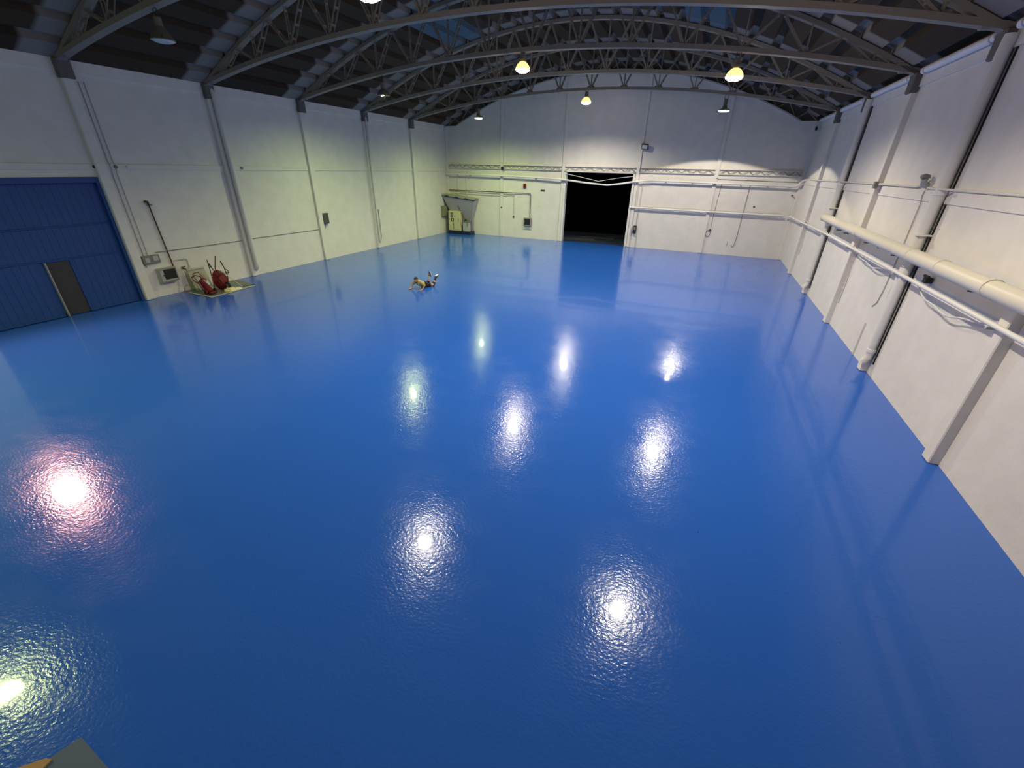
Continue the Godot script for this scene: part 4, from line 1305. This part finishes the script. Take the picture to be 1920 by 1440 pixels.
# ---------------------------------------------------------------- the person
# bones: [a, b, radius at a, radius at b]; joined with a smooth minimum and meshed as surface nets
func sdf_mesh(bones: Array, cell: float, k: float) -> SurfaceTool:
	var lo := Vector3(1e9, 1e9, 1e9); var hi := -lo
	for q in bones:
		var r := maxf(q[2], q[3]) + cell * 3.0 + k
		for e in 2:
			lo = lo.min(q[e] - Vector3(r, r, r)); hi = hi.max(q[e] + Vector3(r, r, r))
	var nx := int((hi.x - lo.x) / cell) + 2; var ny := int((hi.y - lo.y) / cell) + 2; var nz := int((hi.z - lo.z) / cell) + 2
	var f := PackedFloat32Array()
	f.resize(nx * ny * nz)
	f.fill(1.0)
	for q in bones:
		var a: Vector3 = q[0]; var b: Vector3 = q[1]; var ra: float = q[2]; var rb: float = q[3]
		var R := maxf(ra, rb) + k + cell * 2.5
		var l := ((a.min(b) - Vector3(R, R, R) - lo) / cell).floor(); var h := ((a.max(b) + Vector3(R, R, R) - lo) / cell).ceil()
		var ba := b - a; var bl := maxf(ba.length_squared(), 1e-8)
		for iz in range(maxi(0, int(l.z)), mini(nz, int(h.z))):
			for iy in range(maxi(0, int(l.y)), mini(ny, int(h.y))):
				var at := (iz * ny + iy) * nx
				for ix in range(maxi(0, int(l.x)), mini(nx, int(h.x))):
					var p := lo + Vector3(ix, iy, iz) * cell
					var tt := clampf((p - a).dot(ba) / bl, 0.0, 1.0)
					var d := (p - a - ba * tt).length() - lerpf(ra, rb, tt)
					var o := f[at + ix]
					var hh := clampf(0.5 + 0.5 * (o - d) / k, 0.0, 1.0)
					f[at + ix] = lerpf(o, d, hh) - k * hh * (1.0 - hh)
	var vid := {}
	var vs := []
	var ns := []
	var sx := 1; var sy := nx; var sz := nx * ny
	var corner := [0, sx, sy, sx + sy, sz, sz + sx, sz + sy, sz + sx + sy]
	for iz in nz - 1:
		for iy in ny - 1:
			for ix in nx - 1:
				var at := (iz * ny + iy) * nx + ix
				var f0 := f[at]
				if absf(f0) > cell * 2.0: continue
				var neg := 0
				for c in 8:
					if f[at + corner[c]] < 0.0: neg += 1
				if neg == 0 or neg == 8: continue
				var sum := Vector3.ZERO
				var cnt := 0
				for e in [[0, 1], [2, 3], [4, 5], [6, 7], [0, 2], [1, 3], [4, 6], [5, 7], [0, 4], [1, 5], [2, 6], [3, 7]]:
					var va := f[at + corner[e[0]]]; var vb := f[at + corner[e[1]]]
					if (va < 0.0) != (vb < 0.0):
						var u := va / (va - vb)
						var pa := Vector3(e[0] & 1, (e[0] >> 1) & 1, e[0] >> 2); var pb := Vector3(e[1] & 1, (e[1] >> 1) & 1, e[1] >> 2)
						sum += pa.lerp(pb, u)
						cnt += 1
				vid[at] = vs.size()
				vs.append(lo + (Vector3(ix, iy, iz) + sum / cnt) * cell)
				var g := Vector3(f[at + 1] + f[at + 1 + sy] + f[at + 1 + sz] + f[at + 1 + sy + sz] - f[at] - f[at + sy] - f[at + sz] - f[at + sy + sz],
					f[at + sy] + f[at + sx + sy] + f[at + sy + sz] + f[at + sx + sy + sz] - f[at] - f[at + sx] - f[at + sz] - f[at + sx + sz],
					f[at + sz] + f[at + sx + sz] + f[at + sy + sz] + f[at + sx + sy + sz] - f[at] - f[at + sx] - f[at + sy] - f[at + sx + sy])
				ns.append(g.normalized())
	var st := start()
	for at in vid.keys():
		for ax in 3:
			var d0: int = [sx, sy, sz][ax]; var d1: int = [sy, sz, sx][ax]; var d2: int = [sz, sx, sy][ax]
			if (f[at] < 0.0) == (f[at + d0] < 0.0): continue
			if not (vid.has(at - d1) and vid.has(at - d2) and vid.has(at - d1 - d2)): continue
			var q := [vid[at], vid[at - d1], vid[at - d1 - d2], vid[at - d2]]
			tri_n(st, vs[q[0]], vs[q[1]], vs[q[2]], ns[q[0]], ns[q[1]], ns[q[2]])
			tri_n(st, vs[q[0]], vs[q[2]], vs[q[3]], ns[q[0]], ns[q[2]], ns[q[3]])
	return st

func grown(bones: Array, by: float) -> Array:
	var o := []
	for q in bones: o.append([q[0], q[1], q[2] + by, q[3] + by])
	return o

func build_person() -> void:
	# lying on the belly with the chest propped on the hands, shins raised; x runs from head to feet, z towards the camera's side
	var t := Node3D.new()
	t.name = numbered("person")
	add_child(t)
	t.position = Vector3(-12.12, 0.0, -17.52)
	t.rotation.y = atan2(0.989, 0.15)
	tag(t, "person in olive shirt and dark shorts lying propped on hands on the blue floor", "person")
	org = Vector3.ZERO
	var hips := Vector3(0, 0.135, 0); var waist := Vector3(-0.17, 0.18, 0); var chest := Vector3(-0.36, 0.285, 0); var neck := Vector3(-0.50, 0.40, 0.0)
	var head := Vector3(-0.60, 0.475, 0.02)
	var bones := [[hips + Vector3(0, 0, -0.07), hips + Vector3(0, 0, 0.07), 0.125, 0.125], [hips, waist, 0.13, 0.118], [waist, chest, 0.118, 0.125],
		[chest + Vector3(0, 0, -0.09), chest + Vector3(0, 0, 0.09), 0.11, 0.11], [chest, neck, 0.10, 0.055], [neck, head, 0.055, 0.06]]
	var arms := []
	var hands := []
	for s in [-1.0, 1.0]:
		var sh := Vector3(-0.43, 0.33, s * 0.185); var el := Vector3(-0.40, 0.215, s * 0.37); var wr := Vector3(-0.53, 0.045, s * 0.34)
		if s < 0: el = Vector3(-0.48, 0.19, s * 0.35); wr = Vector3(-0.64, 0.045, s * 0.30)
		arms.append([sh, el, 0.062, 0.045])
		bones.append([chest + Vector3(0, 0.02, s * 0.08), sh, 0.085, 0.065])
		bones.append([sh, el, 0.058, 0.043]); bones.append([el, wr, 0.043, 0.029])
		hands.append([wr, s])
	var legs := []
	var kn := [Vector3(0.40, 0.075, -0.14), Vector3(0.37, 0.075, 0.24)]
	var an := [Vector3(0.52, 0.44, -0.10), Vector3(0.66, 0.35, 0.16)]
	for i in 2:
		var s := -1.0 if i == 0 else 1.0
		var hp := hips + Vector3(0.02, -0.02, s * 0.085)
		bones.append([hp, kn[i], 0.098, 0.066])
		bones.append([kn[i], kn[i].lerp(an[i], 0.35), 0.064, 0.06]); bones.append([kn[i].lerp(an[i], 0.35), an[i], 0.06, 0.038])
		legs.append([hp, hp.lerp(kn[i], 0.46), 0.112, 0.098])
		bones.append([an[i], an[i] + ([Vector3(0.02, 0.10, -0.02), Vector3(0.15, 0.045, -0.02)][i]), 0.038, 0.03])
	for h in hands:
		bones.append([h[0], h[0] + Vector3(-0.055, -0.014, 0), 0.028, 0.03])
	var body := part("body", sdf_mesh(bones, 0.012, 0.035), M.skin, t)
	# head with brow, nose, jaw and ears, turned to the left of the picture and down
	var fw := Vector3(-0.86, -0.22, 0.42).normalized()
	var sd := fw.cross(Vector3.UP).normalized(); var up := sd.cross(fw)
	var H := func(f: float, u: float, s: float) -> Vector3: return head + fw * f + up * u + sd * s
	var hb := [[H.call(-0.02, 0.035, 0), H.call(0.025, 0.03, 0), 0.088, 0.080], [H.call(0.03, -0.045, -0.02), H.call(0.03, -0.045, 0.02), 0.052, 0.052], [H.call(0.065, -0.085, -0.012), H.call(0.065, -0.085, 0.012), 0.026, 0.026],
		[H.call(0.098, 0.012, 0), H.call(0.115, -0.022, 0), 0.009, 0.014], [H.call(0.088, 0.03, -0.035), H.call(0.088, 0.03, 0.035), 0.016, 0.016], [H.call(0.09, -0.055, -0.02), H.call(0.09, -0.055, 0.02), 0.010, 0.010],
		[H.call(-0.01, 0.02, -0.088), H.call(-0.012, -0.03, -0.084), 0.016, 0.012], [H.call(-0.01, 0.02, 0.088), H.call(-0.012, -0.03, 0.084), 0.016, 0.012], [H.call(-0.03, -0.05, 0), neck, 0.055, 0.055]]
	var hd := part("head", sdf_mesh(hb, 0.006, 0.016), M.skin, body)
	for s in [-1.0, 1.0]:
		var st := start()
		bx(st, H.call(0.094, 0.012, s * 0.032), Vector3(0.012, 0.012, 0.018), 0.004)
		part("eye", st, M.hair, body)
	var hair := [[H.call(-0.035, 0.055, 0), H.call(0.02, 0.062, 0), 0.090, 0.078], [H.call(-0.055, 0.0, 0), H.call(-0.06, 0.03, 0), 0.075, 0.08]]
	part("hair", sdf_mesh(hair, 0.008, 0.02), M.hair, t)
	var beard := [[H.call(0.045, -0.075, -0.045), H.call(0.068, -0.09, 0), 0.026, 0.028], [H.call(0.045, -0.075, 0.045), H.call(0.068, -0.09, 0), 0.026, 0.028]]
	part("beard", sdf_mesh(beard, 0.006, 0.012), M.hair, t)
	# hands flat on the floor, five fingers each
	for h in hands:
		var w: Vector3 = h[0]; var s: float = h[1]
		var hbn := [[w, w + Vector3(-0.03, -0.012, 0), 0.026, 0.024]]
		for i in 4:
			var zz := (i - 1.5) * 0.021
			var ln: float = [0.062, 0.078, 0.072, 0.055][i]
			var k0 := w + Vector3(-0.095, -0.022, zz)
			hbn.append([w + Vector3(-0.02, -0.014, zz * 0.7), k0, 0.017, 0.0125])
			hbn.append([k0, k0 + Vector3(-ln * 0.5, 0.006, zz * 0.25), 0.0105, 0.0095])
			hbn.append([k0 + Vector3(-ln * 0.5, 0.006, zz * 0.25), k0 + Vector3(-ln, -0.012, zz * 0.5), 0.0095, 0.008])
		hbn.append([w + Vector3(-0.03, -0.018, -s * 0.024), w + Vector3(-0.065, -0.028, -s * 0.058), 0.015, 0.011])
		hbn.append([w + Vector3(-0.065, -0.028, -s * 0.058), w + Vector3(-0.095, -0.034, -s * 0.068), 0.011, 0.009])
		part("hand", sdf_mesh(hbn, 0.0045, 0.006), M.skin, body)
	# clothes
	var sh_b := grown([bones[1], bones[2], bones[3]], 0.012)
	sh_b.append([chest, chest.lerp(neck, 0.62), 0.118, 0.082])
	for s in [0, 1]:
		var a = arms[s]
		sh_b.append([chest + Vector3(0, 0.02, (-0.08 if s == 0 else 0.08)), a[0], 0.098, 0.080])
		sh_b.append([a[0], a[0].lerp(a[1], 0.62), 0.076, 0.066])
	part("shirt", sdf_mesh(sh_b, 0.012, 0.03), M.shirt, t)
	var so := [[hips + Vector3(0, 0, -0.07), hips + Vector3(0, 0, 0.07), 0.145, 0.145], [hips, hips.lerp(waist, 0.5), 0.145, 0.137]]
	so.append_array(legs)
	part("shorts", sdf_mesh(so, 0.012, 0.03), M.shorts, t)
	for i in 2:
		part("knee_pad", sdf_mesh([[kn[i] + Vector3(0.0, 0.0, 0), kn[i].lerp(an[i], 0.30), 0.076, 0.072]], 0.010, 0.02), M.shorts, t)
		part("sock", sdf_mesh([[kn[i].lerp(an[i], 0.62), an[i], 0.058, 0.046]], 0.010, 0.02), M.sock if i == 0 else M.shorts, t)
		var toe: Vector3 = an[i] + ([Vector3(0.02, 0.20, -0.03), Vector3(0.24, 0.085, -0.03)][i])
		var heel: Vector3 = an[i] + ([Vector3(0.06, 0.0, 0), Vector3(0.0, 0.06, 0)][i])
		part("shoe", sdf_mesh([[an[i], heel, 0.046, 0.042], [heel, heel.lerp(toe, 0.5), 0.044, 0.043], [heel.lerp(toe, 0.5), toe, 0.046, 0.036], [an[i], an[i].lerp(toe, 0.5), 0.046, 0.04]], 0.009, 0.02), M.shoe, t)
		var off: Vector3 = [Vector3(0.05, 0.0, 0), Vector3(-0.012, 0.044, 0)][i]
		part("shoe_sole", sdf_mesh([[heel + off * 0.9, heel.lerp(toe, 0.5) + off, 0.03, 0.032], [heel.lerp(toe, 0.5) + off, toe + off * 0.8, 0.034, 0.026], [heel + off * 0.9 + Vector3(0, 0, 0.016), toe + off * 0.8 + Vector3(0, 0, 0.012), 0.026, 0.02]], 0.009, 0.015), M.sole, t)

# ---------------------------------------------------------------- near the camera
func build_near() -> void:
	# a thin blue-grey patch and the corner of a card on the floor under the camera
	org = Vector3(-4.7, 0, -0.05)
	var st := start()
	prism(st, PackedVector2Array([Vector2(-4.91, -0.30), Vector2(-4.30, -0.26), Vector2(-3.6, 0.4), Vector2(-4.9, 0.9), Vector2(-5.0, -0.03)]), Vector3(0, 0.001, 0), Vector3(1, 0, 0), Vector3(0, 0, 1), Vector3(0, 0.012, 0))
	one("floor_patch", st, mat(lin(0.07, 0.125, 0.19), 0.6), "flat blue-grey patch on the floor at the bottom left of the picture", "mat")
	org = Vector3(-5.0, 0, 0.05)
	st = start()
	prism(st, PackedVector2Array([Vector2(-5.0, -0.06), Vector2(-4.93, -0.08), Vector2(-4.86, 0.5), Vector2(-5.3, 0.5), Vector2(-5.16, 0.1)]), Vector3(0, 0.014, 0), Vector3(1, 0, 0), Vector3(0, 0, 1), Vector3(0, 0.02, 0))
	one("cardboard", st, M.card, "tan cardboard corner beside the blue-grey patch at the bottom left", "cardboard")

func _ready() -> void:
	rng.seed = 7
	setup_view()
	make_materials()
	build_shell()
	build_trusses()
	build_lamps()
	build_gate()
	build_left()
	build_far()
	build_right()
	build_person()
	build_near()
